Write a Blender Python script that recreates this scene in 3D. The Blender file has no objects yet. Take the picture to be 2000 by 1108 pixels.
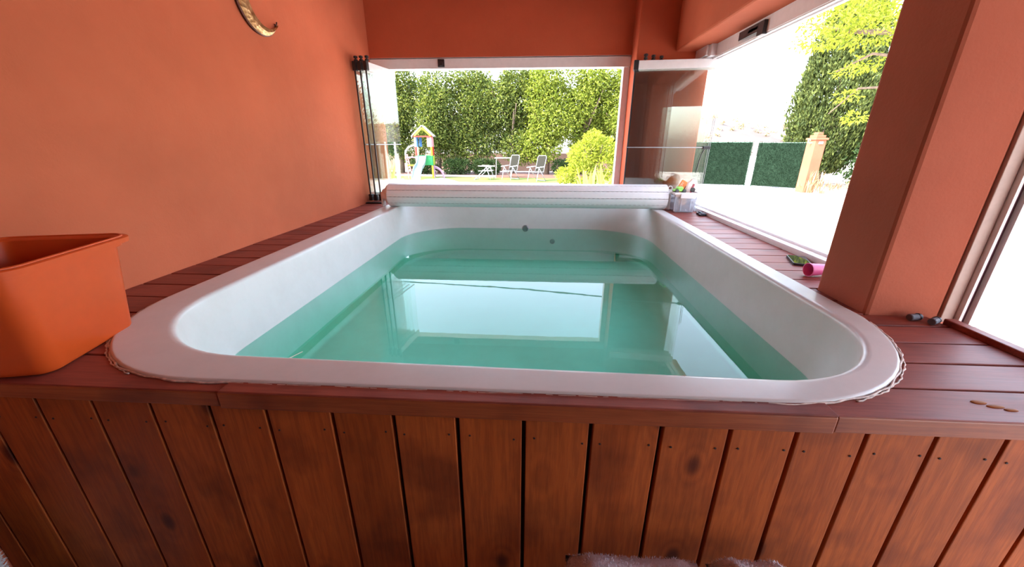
import bpy, bmesh, math, random
import numpy as np
from mathutils import Vector, Matrix
PI = math.pi
S = bpy.context.scene
COL = S.collection
random.seed(7)
RNG = np.random.default_rng(11)

# ------------------------------------------------------------------ camera
cam = bpy.data.cameras.new('camera'); camo = bpy.data.objects.new('camera', cam); COL.objects.link(camo)
cam.sensor_width = 36; cam.lens = 744.7 / 2000 * 36; cam.clip_start = 0.02; cam.clip_end = 600
camo.location = (0, 0, 1.47)
camo.rotation_euler = (PI / 2 - .35413, 0, .061453)
S.camera = camo
S.view_settings.view_transform = 'Standard'; S.view_settings.look = 'None'
S.view_settings.gamma = 1; S.view_settings.use_curve_mapping = False
S.view_settings.exposure = 0.25

# ------------------------------------------------------------------ sky and sun
SUN_DIR = Vector((-.60, -.30, .74)).normalized()
w = bpy.data.worlds.new('sky'); S.world = w; w.use_nodes = True
nt = w.node_tree; nt.nodes.clear()
sky = nt.nodes.new('ShaderNodeTexSky'); sky.sky_type = 'NISHITA'; sky.sun_disc = False
sky.sun_elevation = math.asin(SUN_DIR.z); sky.sun_rotation = math.atan2(SUN_DIR.x, SUN_DIR.y)
sky.air_density = 1.0; sky.dust_density = 3.0; sky.ozone_density = 1.0
bg = nt.nodes.new('ShaderNodeBackground'); bg.inputs[1].default_value = 1.8
wo = nt.nodes.new('ShaderNodeOutputWorld')
hs = nt.nodes.new('ShaderNodeHueSaturation'); hs.inputs['Saturation'].default_value = .62; nt.links.new(sky.outputs[0], hs.inputs['Color']); nt.links.new(hs.outputs[0], bg.inputs[0]); nt.links.new(bg.outputs[0], wo.inputs[0])
sl = bpy.data.lights.new('sun', 'SUN'); sl.energy = 13; sl.angle = .01; sl.color = (1, .95, .86)
so = bpy.data.objects.new('sun', sl); COL.objects.link(so)
so.rotation_euler = (-SUN_DIR).to_track_quat('-Z', 'Y').to_euler()

# ------------------------------------------------------------------ materials
class N:
    def __init__(s, name):
        s.m = bpy.data.materials.new(name); s.m.use_nodes = True
        s.t = s.m.node_tree; s.t.nodes.clear()
        s.out = s.t.nodes.new('ShaderNodeOutputMaterial')
    def n(s, typ, **kw):
        x = s.t.nodes.new(typ)
        for k, v in kw.items():
            if k.startswith('i_'): x.inputs[k[2:].replace('_', ' ')].default_value = v
            else: setattr(x, k, v)
        return x
    def l(s, a, b): s.t.links.new(a, b)
    def math(s, op, a, b=0.0, c=None):
        x = s.n('ShaderNodeMath', operation=op)
        for i, v in enumerate((a, b, c)):
            if v is None: continue
            if isinstance(v, (int, float)): x.inputs[i].default_value = v
            else: s.l(v, x.inputs[i])
        return x.outputs[0]
    def ramp(s, fac, stops):
        r = s.n('ShaderNodeValToRGB'); e = r.color_ramp.elements
        e[0].position, e[0].color = stops[0][0], tuple(stops[0][1]) + (1,)
        e[1].position, e[1].color = stops[-1][0], tuple(stops[-1][1]) + (1,)
        for p, c in stops[1:-1]:
            q = e.new(p); q.color = tuple(c) + (1,)
        s.l(fac, r.inputs[0]); return r.outputs[0]
    def mix(s, fac, a, b, mode='MIX'):
        x = s.n('ShaderNodeMix', data_type='RGBA', blend_type=mode)
        for i, v in ((0, fac), (6, a), (7, b)):
            if isinstance(v, (int, float)): x.inputs[i].default_value = v
            elif isinstance(v, tuple): x.inputs[i].default_value = v + (1,)
            else: s.l(v, x.inputs[i])
        return x.outputs[2]
    def coord(s, scale=(1, 1, 1)):
        tc = s.n('ShaderNodeTexCoord'); mp = s.n('ShaderNodeMapping'); mp.inputs['Scale'].default_value = scale
        s.l(tc.outputs['Object'], mp.inputs[0]); return mp.outputs[0]
    def noise(s, vec, scale, detail=4, rough=.5, dist=0):
        x = s.n('ShaderNodeTexNoise'); x.inputs['Scale'].default_value = scale; x.inputs['Detail'].default_value = detail
        x.inputs['Roughness'].default_value = rough; x.inputs['Distortion'].default_value = dist
        s.l(vec, x.inputs['Vector']); return x.outputs['Fac']
    def bump(s, h, strength=.3, dist=.01):
        b = s.n('ShaderNodeBump'); b.inputs['Strength'].default_value = strength; b.inputs['Distance'].default_value = dist
        s.l(h, b.inputs['Height']); return b.outputs[0]
    def bsdf(s, color, rough=.5, normal=None, metal=0, spec=.5, coat=0, coat_rough=.1):
        b = s.n('ShaderNodeBsdfPrincipled')
        for key, v in (('Base Color', color), ('Roughness', rough), ('Metallic', metal), ('Specular IOR Level', spec), ('Coat Weight', coat), ('Coat Roughness', coat_rough)):
            if isinstance(v, tuple): b.inputs[key].default_value = v + (1,)
            elif isinstance(v, (int, float)): b.inputs[key].default_value = v
            else: s.l(v, b.inputs[key])
        if normal is not None: s.l(normal, b.inputs['Normal'])
        return b
    def done(s, b):
        s.l(b.outputs[0], s.out.inputs[0]); return s.m

def plain(name, col, rough=.5, metal=0, var=.08, bump=0.0, scale=30, coat=0, spec=.5):
    k = N(name); v = k.coord(); f = k.noise(v, scale)
    dark = tuple(c * (1 - var) for c in col); lite = tuple(min(1, c * (1 + var)) for c in col)
    c = k.ramp(f, [(.3, dark), (.7, lite)])
    nb = k.bump(f, bump, .004) if bump else None
    return k.done(k.bsdf(c, rough, nb, metal, coat=coat, spec=spec))

def stucco(name, base):
    k = N(name); v = k.coord()
    big = k.noise(v, 1.3, 5, .6); mid = k.noise(v, 9, 5, .6); fine = k.noise(v, 120, 3, .6)
    a = tuple(c * .86 for c in base); b = tuple(min(1, c * 1.12) for c in base)
    c = k.ramp(big, [(.3, a), (.7, b)])
    c = k.mix(k.math('MULTIPLY', mid, .25), c, (base[0] * .95, base[1] * 1.35, base[2] * 1.5))
    h = k.math('ADD', k.math('MULTIPLY', fine, .35), k.math('MULTIPLY', k.noise(v, 22, 4, .6), 1.0))
    return k.done(k.bsdf(c, .85, k.bump(h, .25, .006), spec=.12))

def wood(name, c1, c2, dark, grain_axis, rough=.35, coat=.3, knots=True, island=.35, spec=.5):
    """grain_axis: scale vector (small along the grain)"""
    k = N(name); g = k.n('ShaderNodeNewGeometry'); rnd = g.outputs['Random Per Island']
    tc = k.n('ShaderNodeTexCoord')
    off = k.n('ShaderNodeCombineXYZ'); 
    k.l(k.math('MULTIPLY', rnd, 37.0), off.inputs[0]); k.l(k.math('MULTIPLY', rnd, 19.0), off.inputs[1]); k.l(k.math('MULTIPLY', rnd, 53.0), off.inputs[2])
    va = k.n('ShaderNodeVectorMath', operation='ADD'); k.l(tc.outputs['Object'], va.inputs[0]); k.l(off.outputs[0], va.inputs[1])
    mp = k.n('ShaderNodeMapping'); mp.inputs['Scale'].default_value = grain_axis; k.l(va.outputs[0], mp.inputs[0])
    v = mp.outputs[0]
    big = k.noise(v, 2.2, 4, .55, .6); line = k.noise(v, 26, 3, .6, .35); fine = k.noise(v, 90, 2, .5)
    c = k.ramp(big, [(.32, c1), (.68, c2)])
    lf = k.ramp(line, [(.40, (0, 0, 0)), (.62, (1, 1, 1))])
    c = k.mix(k.math('MULTIPLY', lf, .30), c, dark)
    blot = k.noise(va.outputs[0], 5.5, 3, .5)
    bf = k.ramp(blot, [(.50, (0, 0, 0)), (.70, (1, 1, 1))])
    c = k.mix(k.math('MULTIPLY', bf, .55), c, dark)
    if knots:
        mk = k.n('ShaderNodeMapping'); mk.inputs['Scale'].default_value = tuple(1.0 if q > .5 else .55 for q in grain_axis); k.l(va.outputs[0], mk.inputs[0])
        vo = k.n('ShaderNodeTexVoronoi'); vo.inputs['Scale'].default_value = 6.5; vo.inputs['Randomness'].default_value = 1; k.l(mk.outputs[0], vo.inputs['Vector'])
        kf = k.ramp(vo.outputs['Distance'], [(.06, (1, 1, 1)), (.17, (0, 0, 0))])
        c = k.mix(k.math('MULTIPLY', kf, .9), c, tuple(q * .6 for q in dark))
        rr = k.math('PINGPONG', k.math('MULTIPLY', vo.outputs['Distance'], 14.0), 1.0)
        near = k.ramp(vo.outputs['Distance'], [(.10, (1, 1, 1)), (.42, (0, 0, 0))])
        c = k.mix(k.math('MULTIPLY', k.math('MULTIPLY', rr, near), .45), c, dark)
    val = k.math('ADD', k.math('MULTIPLY', rnd, island), 1 - island / 2)
    hs = k.n('ShaderNodeHueSaturation'); k.l(c, hs.inputs['Color']); k.l(val, hs.inputs['Value'])
    h = k.math('ADD', k.math('MULTIPLY', line, .6), k.math('MULTIPLY', fine, .4))
    r = k.math('ADD', k.math('MULTIPLY', big, .25), rough - .1)
    return k.done(k.bsdf(hs.outputs[0], r, k.bump(h, .25, .0015), coat=coat, coat_rough=.25, spec=spec))

def two_side_ior(k, ior):
    g = k.n('ShaderNodeNewGeometry')
    # the Fresnel node inverts the index on back faces: feed the inverse there so both faces of the slab reflect alike
    inv = k.math('ADD', ior, k.math('MULTIPLY', g.outputs['Backfacing'], 1.0 / ior - ior))
    f = k.n('ShaderNodeFresnel'); k.l(inv, f.inputs['IOR']); return f

def glass_mat(name, tint=(.93, .96, .94), dirty=.0):
    k = N(name); f = two_side_ior(k, 1.5)
    tr = k.n('ShaderNodeBsdfTransparent'); tr.inputs[0].default_value = tint + (1,)
    gl = k.n('ShaderNodeBsdfGlossy'); gl.inputs['Roughness'].default_value = .0; gl.inputs['Color'].default_value = (.95, 1, .98, 1)
    mx = k.n('ShaderNodeMixShader'); k.l(f.outputs[0], mx.inputs[0]); k.l(tr.outputs[0], mx.inputs[1]); k.l(gl.outputs[0], mx.inputs[2])
    if dirty:
        tc = k.coord((30, 30, 1.6)); s1 = k.noise(tc, 1.5, 4, .6); s2 = k.noise(k.coord((90, 90, 5)), 1.0, 3, .6)
        m = k.math('MULTIPLY', k.ramp(s1, [(.45, (0, 0, 0)), (.75, (1, 1, 1))]), s2)
        df = k.n('ShaderNodeBsdfDiffuse'); df.inputs[0].default_value = (.75, .72, .68, 1)
        m2 = k.n('ShaderNodeMixShader'); k.l(k.math('ADD', k.math('MULTIPLY', m, dirty), dirty * .25), m2.inputs[0]); k.l(mx.outputs[0], m2.inputs[1]); k.l(df.outputs[0], m2.inputs[2])
        mx = m2
    return k.done(mx)

def water_mat():
    k = N('pool_water'); f = two_side_ior(k, 1.40)
    v = k.coord(); h = k.math('ADD', k.noise(v, 5.0, 2, .5), k.math('MULTIPLY', k.noise(v, 16.0, 2, .5), .2))
    nb = k.bump(h, .5, .00030); k.l(nb, f.inputs['Normal'])
    tr = k.n('ShaderNodeBsdfTransparent'); tr.inputs[0].default_value = (.68, .96, .88, 1); gl = k.n('ShaderNodeBsdfGlossy'); gl.inputs['Roughness'].default_value = 0; k.l(nb, gl.inputs['Normal'])
    mx = k.n('ShaderNodeMixShader'); k.l(f.outputs[0], mx.inputs[0]); k.l(tr.outputs[0], mx.inputs[1]); k.l(gl.outputs[0], mx.inputs[2])
    k.l(mx.outputs[0], k.out.inputs[0])
    va = k.n('ShaderNodeVolumeAbsorption'); va.inputs['Color'].default_value = (.0, .93, .76, 1); va.inputs['Density'].default_value = .85
    k.l(va.outputs[0], k.out.inputs[1])
    return k.m

def leaf_mat(name, cols, trans=.45, rough=.45):
    k = N(name); g = k.n('ShaderNodeNewGeometry')
    st = [(i / (len(cols) - 1), c) for i, c in enumerate(cols)]
    c = k.ramp(g.outputs['Random Per Island'], st)
    b = k.bsdf(c, rough, spec=.12)
    t = k.n('ShaderNodeBsdfTranslucent'); k.l(k.mix(1.0, c, (1.0, 1.0, .45), 'MULTIPLY'), t.inputs[0])
    mx = k.n('ShaderNodeMixShader'); mx.inputs[0].default_value = trans; k.l(b.outputs[0], mx.inputs[1]); k.l(t.outputs[0], mx.inputs[2])
    return k.done(mx)

def ground_mat(name, c1, c2, s1=1.2, s2=20, rough=.8, bump=.3):
    k = N(name); v = k.coord(); c = k.ramp(k.noise(v, s1, 5, .6), [(.3, c1), (.7, c2)])
    f = k.noise(v, s2, 5, .7); c = k.mix(k.math('MULTIPLY', f, .35), c, tuple(x * .6 for x in c1))
    return k.done(k.bsdf(c, rough, k.bump(f, bump, .02)))

M = {}
M['wall'] = stucco('terracotta_plaster', (.54, .132, .062))
M['lintel'] = stucco('terracotta_plaster_beam', (.50, .100, .044))
M['ceiling'] = stucco('ceiling_plaster', (.42, .16, .10))
M['gatepillar'] = stucco('salmon_plaster', (.30, .080, .045))
M['deck'] = wood('stained_deck_boards', (.26, .055, .038), (.33, .085, .055), (.10, .022, .02), (.35, 5, 5), .48, .04, False, .18, .22)
M['panel'] = wood('stained_pine_panel', (.37, .084, .018), (.50, .125, .028), (.085, .018, .010), (5, 5, .35), .55, .0, True, .25, .2)
M['fascia'] = wood('stained_fascia', (.30, .075, .025), (.40, .115, .04), (.11, .022, .012), (.3, 5, 8), .42, .1, False, .1, .35)
M['dark'] = plain('dark_gap', (.03, .012, .01), .8)
k = N('white_gelcoat'); v = k.coord(); sc_ = k.noise(v, 6, 5, .7); M['gel'] = k.done(k.bsdf(k.ramp(sc_, [(.25, (.62, .61, .585)), (.6, (.68, .67, .65))]), k.ramp(k.noise(v, 14, 5, .7), [(.4, (.28,) * 3), (.75, (.42,) * 3)]), k.bump(k.noise(v, 5, 2), .02, .01), spec=.4))
M['water'] = water_mat()
M['glass'] = glass_mat('clear_glass')
M['glass_dirty'] = glass_mat('streaky_glass', (.93, .94, .92), .018)
M['caulk'] = plain('caulk', (.62, .50, .44), .6, var=.35, bump=.8, scale=60)
M['white'] = plain('white_plastic', (.80, .79, .78), .35, var=.03)
M['pvc'] = plain('cover_slat_plastic', (.82, .82, .82), .28, var=.02)
M['frame'] = plain('white_lacquered_aluminium', (.80, .76, .74), .35, var=.03)
M['cream'] = plain('cream_plastic', (.74, .66, .60), .4, var=.04)
M['black'] = plain('black_plastic', (.018, .016, .018), .4)
M['grey'] = plain('grey_metal', (.32, .32, .33), .35, metal=.6)
M['chrome'] = plain('chrome', (.7, .7, .7), .12, metal=1)
M['brass'] = None
k = N('hammered_brass'); v = k.coord(); vo = k.n('ShaderNodeTexVoronoi'); vo.inputs['Scale'].default_value = 55; k.l(v, vo.inputs['Vector'])
M['brass'] = k.done(k.bsdf(k.ramp(k.noise(v, 30, 4), [(.35, (.30, .15, .05)), (.7, (.75, .52, .25))]), .38, k.bump(vo.outputs['Distance'], .8, .004), metal=.7))
M['brassdark'] = plain('dark_brass_edge', (.10, .03, .02), .5, metal=.4)
M['bin'] = plain('orange_plastic', (.62, .082, .012), .42, var=.03)
M['greyfloor'] = plain('floor_tiles', (.32, .29, .27), .5, var=.15, scale=4)

# ------------------------------------------------------------------ mesh helpers
def new(name, bm, mat=None, parent=None, smooth=False, loc=None, bevel=0, seg=2):
    me = bpy.data.meshes.new(name); bmesh.ops.recalc_face_normals(bm, faces=bm.faces); bm.to_mesh(me); bm.free()
    o = bpy.data.objects.new(name, me); COL.objects.link(o)
    for mt in (mat if isinstance(mat, (list, tuple)) else [mat]):
        if mt: me.materials.append(mt)
    if smooth:
        for p in me.polygons: p.use_smooth = True
    if parent: o.parent = parent
    if loc: o.location = loc
    if bevel:
        b = o.modifiers.new('bevel', 'BEVEL'); b.width = bevel; b.segments = seg; b.limit_method = 'ANGLE'; b.angle_limit = .7
    return o
def tag(o, label=None, cat=None, group=None, kind=None):
    if label: o['label'] = label
    if cat: o['category'] = cat
    if group: o['group'] = group
    if kind: o['kind'] = kind
    return o
def thing(name, label, cat, loc=(0, 0, 0), rz=0, group=None):
    o = bpy.data.objects.new(name, None); o.empty_display_size = .05; COL.objects.link(o); o.location = loc; o.rotation_euler = (0, 0, rz)
    return tag(o, label, cat, group)
def struct(name, bm, mat, label=None, **kw):
    o = new(name, bm, mat, **kw); o['kind'] = 'structure'
    if label: o['label'] = label
    return o
def copy_tree(o, parent=None):
    c = o.copy(); COL.objects.link(c); c.parent = parent
    for ch in list(o.children): copy_tree(ch, c)
    return c
def B(): return bmesh.new()
def box(bm, x0, x1, y0, y1, z0, z1, mat=None, mi=0):
    vs = [Vector((x, y, z)) for x in (x0, x1) for y in (y0, y1) for z in (z0, z1)]
    if mat is not None: vs = [mat @ q for q in vs]
    v = [bm.verts.new(q) for q in vs]
    for f in ((0, 1, 3, 2), (4, 6, 7, 5), (0, 4, 5, 1), (2, 3, 7, 6), (0, 2, 6, 4), (1, 5, 7, 3)):
        fc = bm.faces.new([v[i] for i in f]); fc.material_index = mi
    return bm
def tube(bm, pts, r, seg=8, cap=True, closed=False):
    pts = [Vector(p) for p in pts]; n = len(pts); rings = []
    rr = r if isinstance(r, (list, tuple)) else [r] * n
    up = None
    for i, p in enumerate(pts):
        a = pts[(i - 1) % n] if (closed or i > 0) else p; b = pts[(i + 1) % n] if (closed or i < n - 1) else p
        d = (b - a).normalized()
        if up is None:
            up = Vector((0, 0, 1)) if abs(d.z) < .9 else Vector((1, 0, 0))
        s = d.cross(up).normalized(); up = s.cross(d).normalized()
        rings.append([bm.verts.new(p + (s * math.cos(t) + up * math.sin(t)) * rr[i]) for t in (2 * PI * j / seg for j in range(seg))])
    m = n if closed else n - 1
    for i in range(m):
        A, C = rings[i], rings[(i + 1) % n]
        for j in range(seg):
            bm.faces.new((A[j], A[(j + 1) % seg], C[(j + 1) % seg], C[j]))
    if cap and not closed:
        bm.faces.new(rings[0][::-1]); bm.faces.new(rings[-1])
    return bm
def cyl(bm, p0, p1, r0, r1=None, seg=16): return tube(bm, [p0, p1], [r0, r0 if r1 is None else r1], seg)
def lathe(bm, prof, c=(0, 0, 0), seg=24, axis='z'):
    rings = []
    for r, h in prof:
        ring = []
        for j in range(seg):
            t = 2 * PI * j / seg; a, b = r * math.cos(t), r * math.sin(t)
            p = {'z': (a, b, h), 'x': (h, a, b), 'y': (a, h, b)}[axis]
            ring.append(bm.verts.new((c[0] + p[0], c[1] + p[1], c[2] + p[2])))
        rings.append(ring)
    for A, C in zip(rings, rings[1:]):
        for j in range(seg): bm.faces.new((A[j], A[(j + 1) % seg], C[(j + 1) % seg], C[j]))
    bm.faces.new(rings[0][::-1]); bm.faces.new(rings[-1]); return bm
def ellipsoid(bm, c, r, seg=16, rings=10, mat=None):
    T = Matrix.Translation(c) @ (mat or Matrix()) @ Matrix.Diagonal((r[0], r[1], r[2], 1))
    bmesh.ops.create_uvsphere(bm, u_segments=seg, v_segments=rings, radius=1, matrix=T); return bm
def loft(bm, loops, cap0=False, cap1=False, mi=0):
    R = [[bm.verts.new(p) for p in lp] for lp in loops]; n = len(R[0])
    for A, C in zip(R, R[1:]):
        for j in range(n):
            f = bm.faces.new((A[j], A[(j + 1) % n], C[(j + 1) % n], C[j])); f.material_index = mi
    if cap0: bm.faces.new(R[0][::-1])
    if cap1: bm.faces.new(R[-1])
    return R
def rrect(x0, x1, y0, y1, z, rad, nc=14, ne=10, shear=0.0):
    """rounded rectangle loop; rad = (front-left, front-right, back-right, back-left)"""
    if not isinstance(rad, (tuple, list)): rad = (rad,) * 4
    cs = [((x0 + rad[0], y0 + rad[0]), rad[0], PI), ((x1 - rad[1], y0 + rad[1]), rad[1], 1.5 * PI), ((x1 - rad[2], y1 - rad[2]), rad[2], 0), ((x0 + rad[3], y1 - rad[3]), rad[3], .5 * PI)]
    arcs = []
    for (c, r, a) in cs: arcs.append([(c[0] + r * math.cos(a + .5 * PI * i / nc), c[1] + r * math.sin(a + .5 * PI * i / nc)) for i in range(nc + 1)])
    pts = []
    for i in range(4):
        pts += arcs[i]; p = arcs[i][-1]; q = arcs[(i + 1) % 4][0]
        for j in range(1, ne): pts.append((p[0] + (q[0] - p[0]) * j / ne, p[1] + (q[1] - p[1]) * j / ne))
    out = []
    for x, y in pts:
        w_ = max(0, min(1, (2.0 - y) / 1.2))
        out.append(Vector((x, y - shear * x * w_, z)))
    return out
def poly_prism(bm, pts, z0, z1):
    a = [bm.verts.new((x, y, z0)) for x, y in pts]; b = [bm.verts.new((x, y, z1)) for x, y in pts]; n = len(pts)
    bm.faces.new(a[::-1]); bm.faces.new(b)
    for i in range(n): bm.faces.new((a[i], a[(i + 1) % n], b[(i + 1) % n], b[i]))
def quads_mesh(name, V, F, mat, parent=None):
    me = bpy.data.meshes.new(name); me.from_pydata(V, [], F); me.update()
    o = bpy.data.objects.new(name, me); COL.objects.link(o); me.materials.append(mat)
    if parent: o.parent = parent
    return o
def leaf_verts(P, size, aspect=.45, dirs=None, jitter=1.0, curl=.18):
    n = len(P); d = RNG.normal(size=(n, 3))
    if dirs is not None: d = dirs + d * jitter
    d /= np.linalg.norm(d, axis=1)[:, None]
    u = RNG.normal(size=(n, 3)); s = np.cross(d, u); s /= np.linalg.norm(s, axis=1)[:, None]; nn = np.cross(s, d)
    L = (size * RNG.uniform(.7, 1.3, n))[:, None]
    a = P; b = P + d * L * .5 + s * L * aspect * .5 + nn * L * curl; c = P + d * L; e = P + d * L * .5 - s * L * aspect * .5 + nn * L * curl
    return np.stack([a, b, c, e], 1).reshape(-1, 3)
def leaf_obj(name, P, size, mat, parent=None, **kw):
    V = leaf_verts(P, size, **kw); n = len(P)
    return quads_mesh(name, V.tolist(), np.arange(4 * n).reshape(-1, 4).tolist(), mat, parent)
def blob_points(blobs, n, shell=.55):
    w_ = np.array([b[3] * b[4] + b[4] * b[5] + b[3] * b[5] for b in blobs]); idx = RNG.choice(len(blobs), n, p=w_ / w_.sum())
    bl = np.array(blobs)[idx]; d = RNG.normal(size=(n, 3)); d /= np.linalg.norm(d, axis=1)[:, None]
    r = RNG.uniform(shell, 1.08, n)[:, None]
    return bl[:, :3] + d * r * bl[:, 3:6], d

# ------------------------------------------------------------------ sizes read from the picture
DZ = .95          # deck height
FY = .672         # front edge of the deck
WX = -1.54        # left wall
GZ = -.30         # garden level
LY = 3.88         # face of the far lintel
HB = 2.10         # underside of the far window head
CZ = 2.75

# ------------------------------------------------------------------ room shell
b = B(); box(b, -1.54, 1.42, -3.1, FY + .005, -.12, 0); struct('floor', b, M['greyfloor'])
b = B(); box(b, -1.86, 1.70, -3.3, 4.12, CZ, CZ + .22); struct('ceiling', b, M['ceiling'])
b = B(); box(b, WX - .25, WX, -3.2, 4.1, GZ, CZ); struct('wall_left', b, M['wall'])
b = B(); box(b, WX - .05, 1.70, -3.3, -3.1, -.1, CZ); struct('wall_back', b, M['ceiling'])
b = B(); box(b, 1.30, 1.42, -3.1, -.35, -.1, CZ); struct('wall_right', b, M['wall'])
b = B(); box(b, WX, .86, LY, LY + .22, HB + .09, CZ); struct('wall_front', b, M['lintel'], label='terracotta lintel above the far garden window')
b = B(); box(b, WX, .81, LY, LY + .2, GZ, DZ - .02); struct('wall_sill', b, M['lintel'])
b = B(); box(b, .81, 1.41, 3.68, 4.1, GZ, CZ); struct('wall_pillar', b, M['lintel'], bevel=.012, label='terracotta corner pillar behind the right glass panels')
b = B(); box(b, 1.12, 1.55, -.34, 3.68, 2.17, CZ); struct('wall_beam', b, M['wall'], bevel=.014, label='terracotta beam above the right window')
b = B(); box(b, 1.07, 1.296, 1.19, 1.42, .30, 2.168); struct('wall_column', b, stucco('dimmed_column_plaster', (.43, .112, .062)), bevel=.012, label='terracotta column rising from the deck on the right')  # wall plaster with a darker colour, standing in for weaker light on the column
b = B(); box(b, 1.315, 1.41, .66, 3.67, GZ, DZ - .045); struct('wall_plinth', b, M['wall'])

b = B(); box(b, 1.56, 3.1, -3.0, 1.15, 2.24, 2.40); struct('wall_sky_blocker', b, M['ceiling'], label='unseen eave added to block sky light at the near opening')  # added out of view to cut the sky light through the near opening
# far window frame
b = B()
box(b, WX, .81, LY + .0, LY + .10, HB, HB + .09); box(b, WX, .81, LY, LY + .012, HB + .078, HB + .092)
o = struct('window_1', b, M['frame'], bevel=.003, label='white track above the far window')
b = B(); box(b, WX, .81, LY + .01, LY + .09, DZ - .02, DZ + .03); new('lower_track', b, M['frame'], o)
b = B(); box(b, .755, .81, LY + .015, LY + .10, DZ + .03, HB); new('window_jamb', b, M['frame'], o, bevel=.003)
b = B(); box(b, -.91, -.85, LY - .012, LY + .03, HB + .012, HB + .075); box(b, -.895, -.865, LY - .02, LY, HB + .02, HB + .05); new('track_gate', b, M['black'], o, bevel=.003)
# right window tracks
b = B()
box(b, 1.340, 1.425, 1.42, 3.66, 2.085, 2.172); box(b, 1.345, 1.36, 1.42, 3.66, 2.078, 2.086); box(b, 1.385, 1.395, 1.42, 3.66, 2.078, 2.086)
o = struct('window_2', b, M['frame'], bevel=.002, label='white track above the right window')
b = B(); box(b, 1.290, 1.365, 1.42, 3.66, DZ - .03, DZ + .022); box(b, 1.352, 1.365, 1.42, 3.66, DZ + .02, DZ + .034); box(b, 1.29, 1.297, 1.42, 3.66, DZ + .02, DZ + .027)
new('lower_track', b, M['frame'], o, bevel=.002)
b = B(); box(b, 1.318, 1.40, 2.78, 2.90, 2.115, 2.135); box(b, 1.318, 1.345, 2.72, 2.79, 2.075, 2.15); box(b, 1.318, 1.325, 2.79, 3.02, 2.10, 2.15)
new('track_gate', b, M['black'], o, bevel=.002)
b = B(); box(b, 1.30, 1.40, 3.40, 3.66, 2.09, 2.17); box(b, 1.28, 1.30, 3.44, 3.66, 2.10, 2.17); new('track_corner', b, M['frame'], o, bevel=.002)
# near right opening: frame beside the column and its head
b = B()
box(b, 1.298, 1.336, 1.185, 1.25, DZ - .02, 2.17)
o = struct('window_3', b, plain('frame_taupe', (.50, .36, .30), .5), bevel=.002, label='tall frame post beside the terracotta column')
b = B(); box(b, 1.337, 1.346, 1.17, 1.24, DZ - .02, 2.17); new('white_edge', b, M['white'], o)
b = B(); box(b, 1.347, 1.358, 1.175, 1.24, DZ - .02, 2.17); new('seal', b, plain('dark_seal', (.10, .03, .05), .6), o)
b = B(); box(b, 1.359, 1.368, 1.16, 1.24, DZ - .02, 2.17); new('outer_edge', b, M['white'], o)
b = B(); box(b, 1.30, 1.40, -.34, 1.16, 2.09, 2.172); new('head_track', b, M['frame'], o)

# ------------------------------------------------------------------ the timber surround
OUT = rrect(-1.30, 1.035, .703, 3.66, DZ, (.50, .50, .22, .22), shear=.0)
def outline_x(y, side):
    xs = []
    n = len(OUT)
    for i in range(n):
        a, c = OUT[i], OUT[(i + 1) % n]
        if (a.y - y) * (c.y - y) <= 0 and abs(a.y - c.y) > 1e-6:
            xs.append(a.x + (c.x - a.x) * (y - a.y) / (c.y - a.y))
    if not xs: return None
    return min(xs) if side < 0 else max(xs)
sur = thing('pool_surround', 'red-brown stained timber deck and plank front enclosing the white pool tub', 'deck', (0, FY, 0))
def par(o, p):      # parent and keep world coordinates (parent sits at its location without rotation)
    o.parent = p; o.location = o.location - p.location; return o
deckb = B()
ys = [FY, .803, .929, 1.058, 1.190, 1.314]
while ys[-1] < 3.80: ys.append(ys[-1] + .1235)
ys[-1] = 3.875
ysr = [FY, .779, .893, 1.000, 1.109, 1.19]
g = .0035
for side, yy in ((-1, ys), (1, [FY, .779, .893, 1.0, 1.109, 1.188, 1.30, 1.423, 1.523] + [1.523 + .1195 * i for i in range(1, 20)])):
    if side > 0: yy = [y for y in yy if y < 3.62] + [3.672]
    for y0, y1 in zip(yy, yy[1:]):
        a, c = y0 + (g if y0 > FY else 0), y1 - g
        xe = (WX + .002) if side < 0 else (1.252 if y0 < 1.15 else 1.288)
        if side > 0 and 1.17 < (y0 + y1) / 2 < 1.41: xe = 1.068
        pts_in = []
        for t in np.linspace(a, c, 7):
            ox = outline_x(t, side)
            if ox is None: ox = (-.60 if side < 0 else .40) if t < 2 else -.05 * -side
            pts_in.append((ox - side * .03, t))
        if side < 0: pts = [(xe, a)] + pts_in + [(xe, c)]
        else: pts = [(xe, a)] + [(xe, c)] + pts_in[::-1]
        if side < 0: pts = pts[::-1]
        poly_prism(deckb, pts, DZ - .028, DZ - .0015 * random.random())
par(new('deck_boards', deckb, M['deck'], bevel=.0018), sur)
b = B(); box(b, WX + .004, 1.27, FY + .03, 3.87, DZ - .06, DZ - .03)
# opening for the tub is filled by the tub itself, so the joists stay outside of it
b.free(); b = B()
for (x0, x1, y0, y1) in ((WX + .004, -1.27, FY + .03, 3.86), (1.06, 1.28, FY + .03, 1.18), (1.06, 1.28, 1.43, 3.66), (-1.27, .80, 3.67, 3.86)):
    box(b, x0, x1, y0, y1, DZ - .075, DZ - .031)
par(new('joists', b, M['dark']), sur)
b = B(); box(b, WX + .002, -.70, FY - .002, FY + .018, DZ - .040, DZ - .003); box(b, -.698, .62, FY - .006, FY + .018, DZ - .042, DZ - .001); box(b, .622, 1.29, FY - .002, FY + .018, DZ - .042, DZ - .002)
par(new('fascia', b, M['fascia'], bevel=.003), sur)
b = B(); box(b, -.695, .62, FY - .004, .712, DZ - .02, DZ + .003); par(new('front_lip', b, M['deck'], bevel=.0015), sur)
xs = [-1.538, -1.466, -1.322, -1.178, -1.034, -.889, -.744, -.608, -.452, -.310, -.165, -.016, .131, .282, .426, .562, .702, .839, .975, 1.115, 1.288]
b = B()
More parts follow.
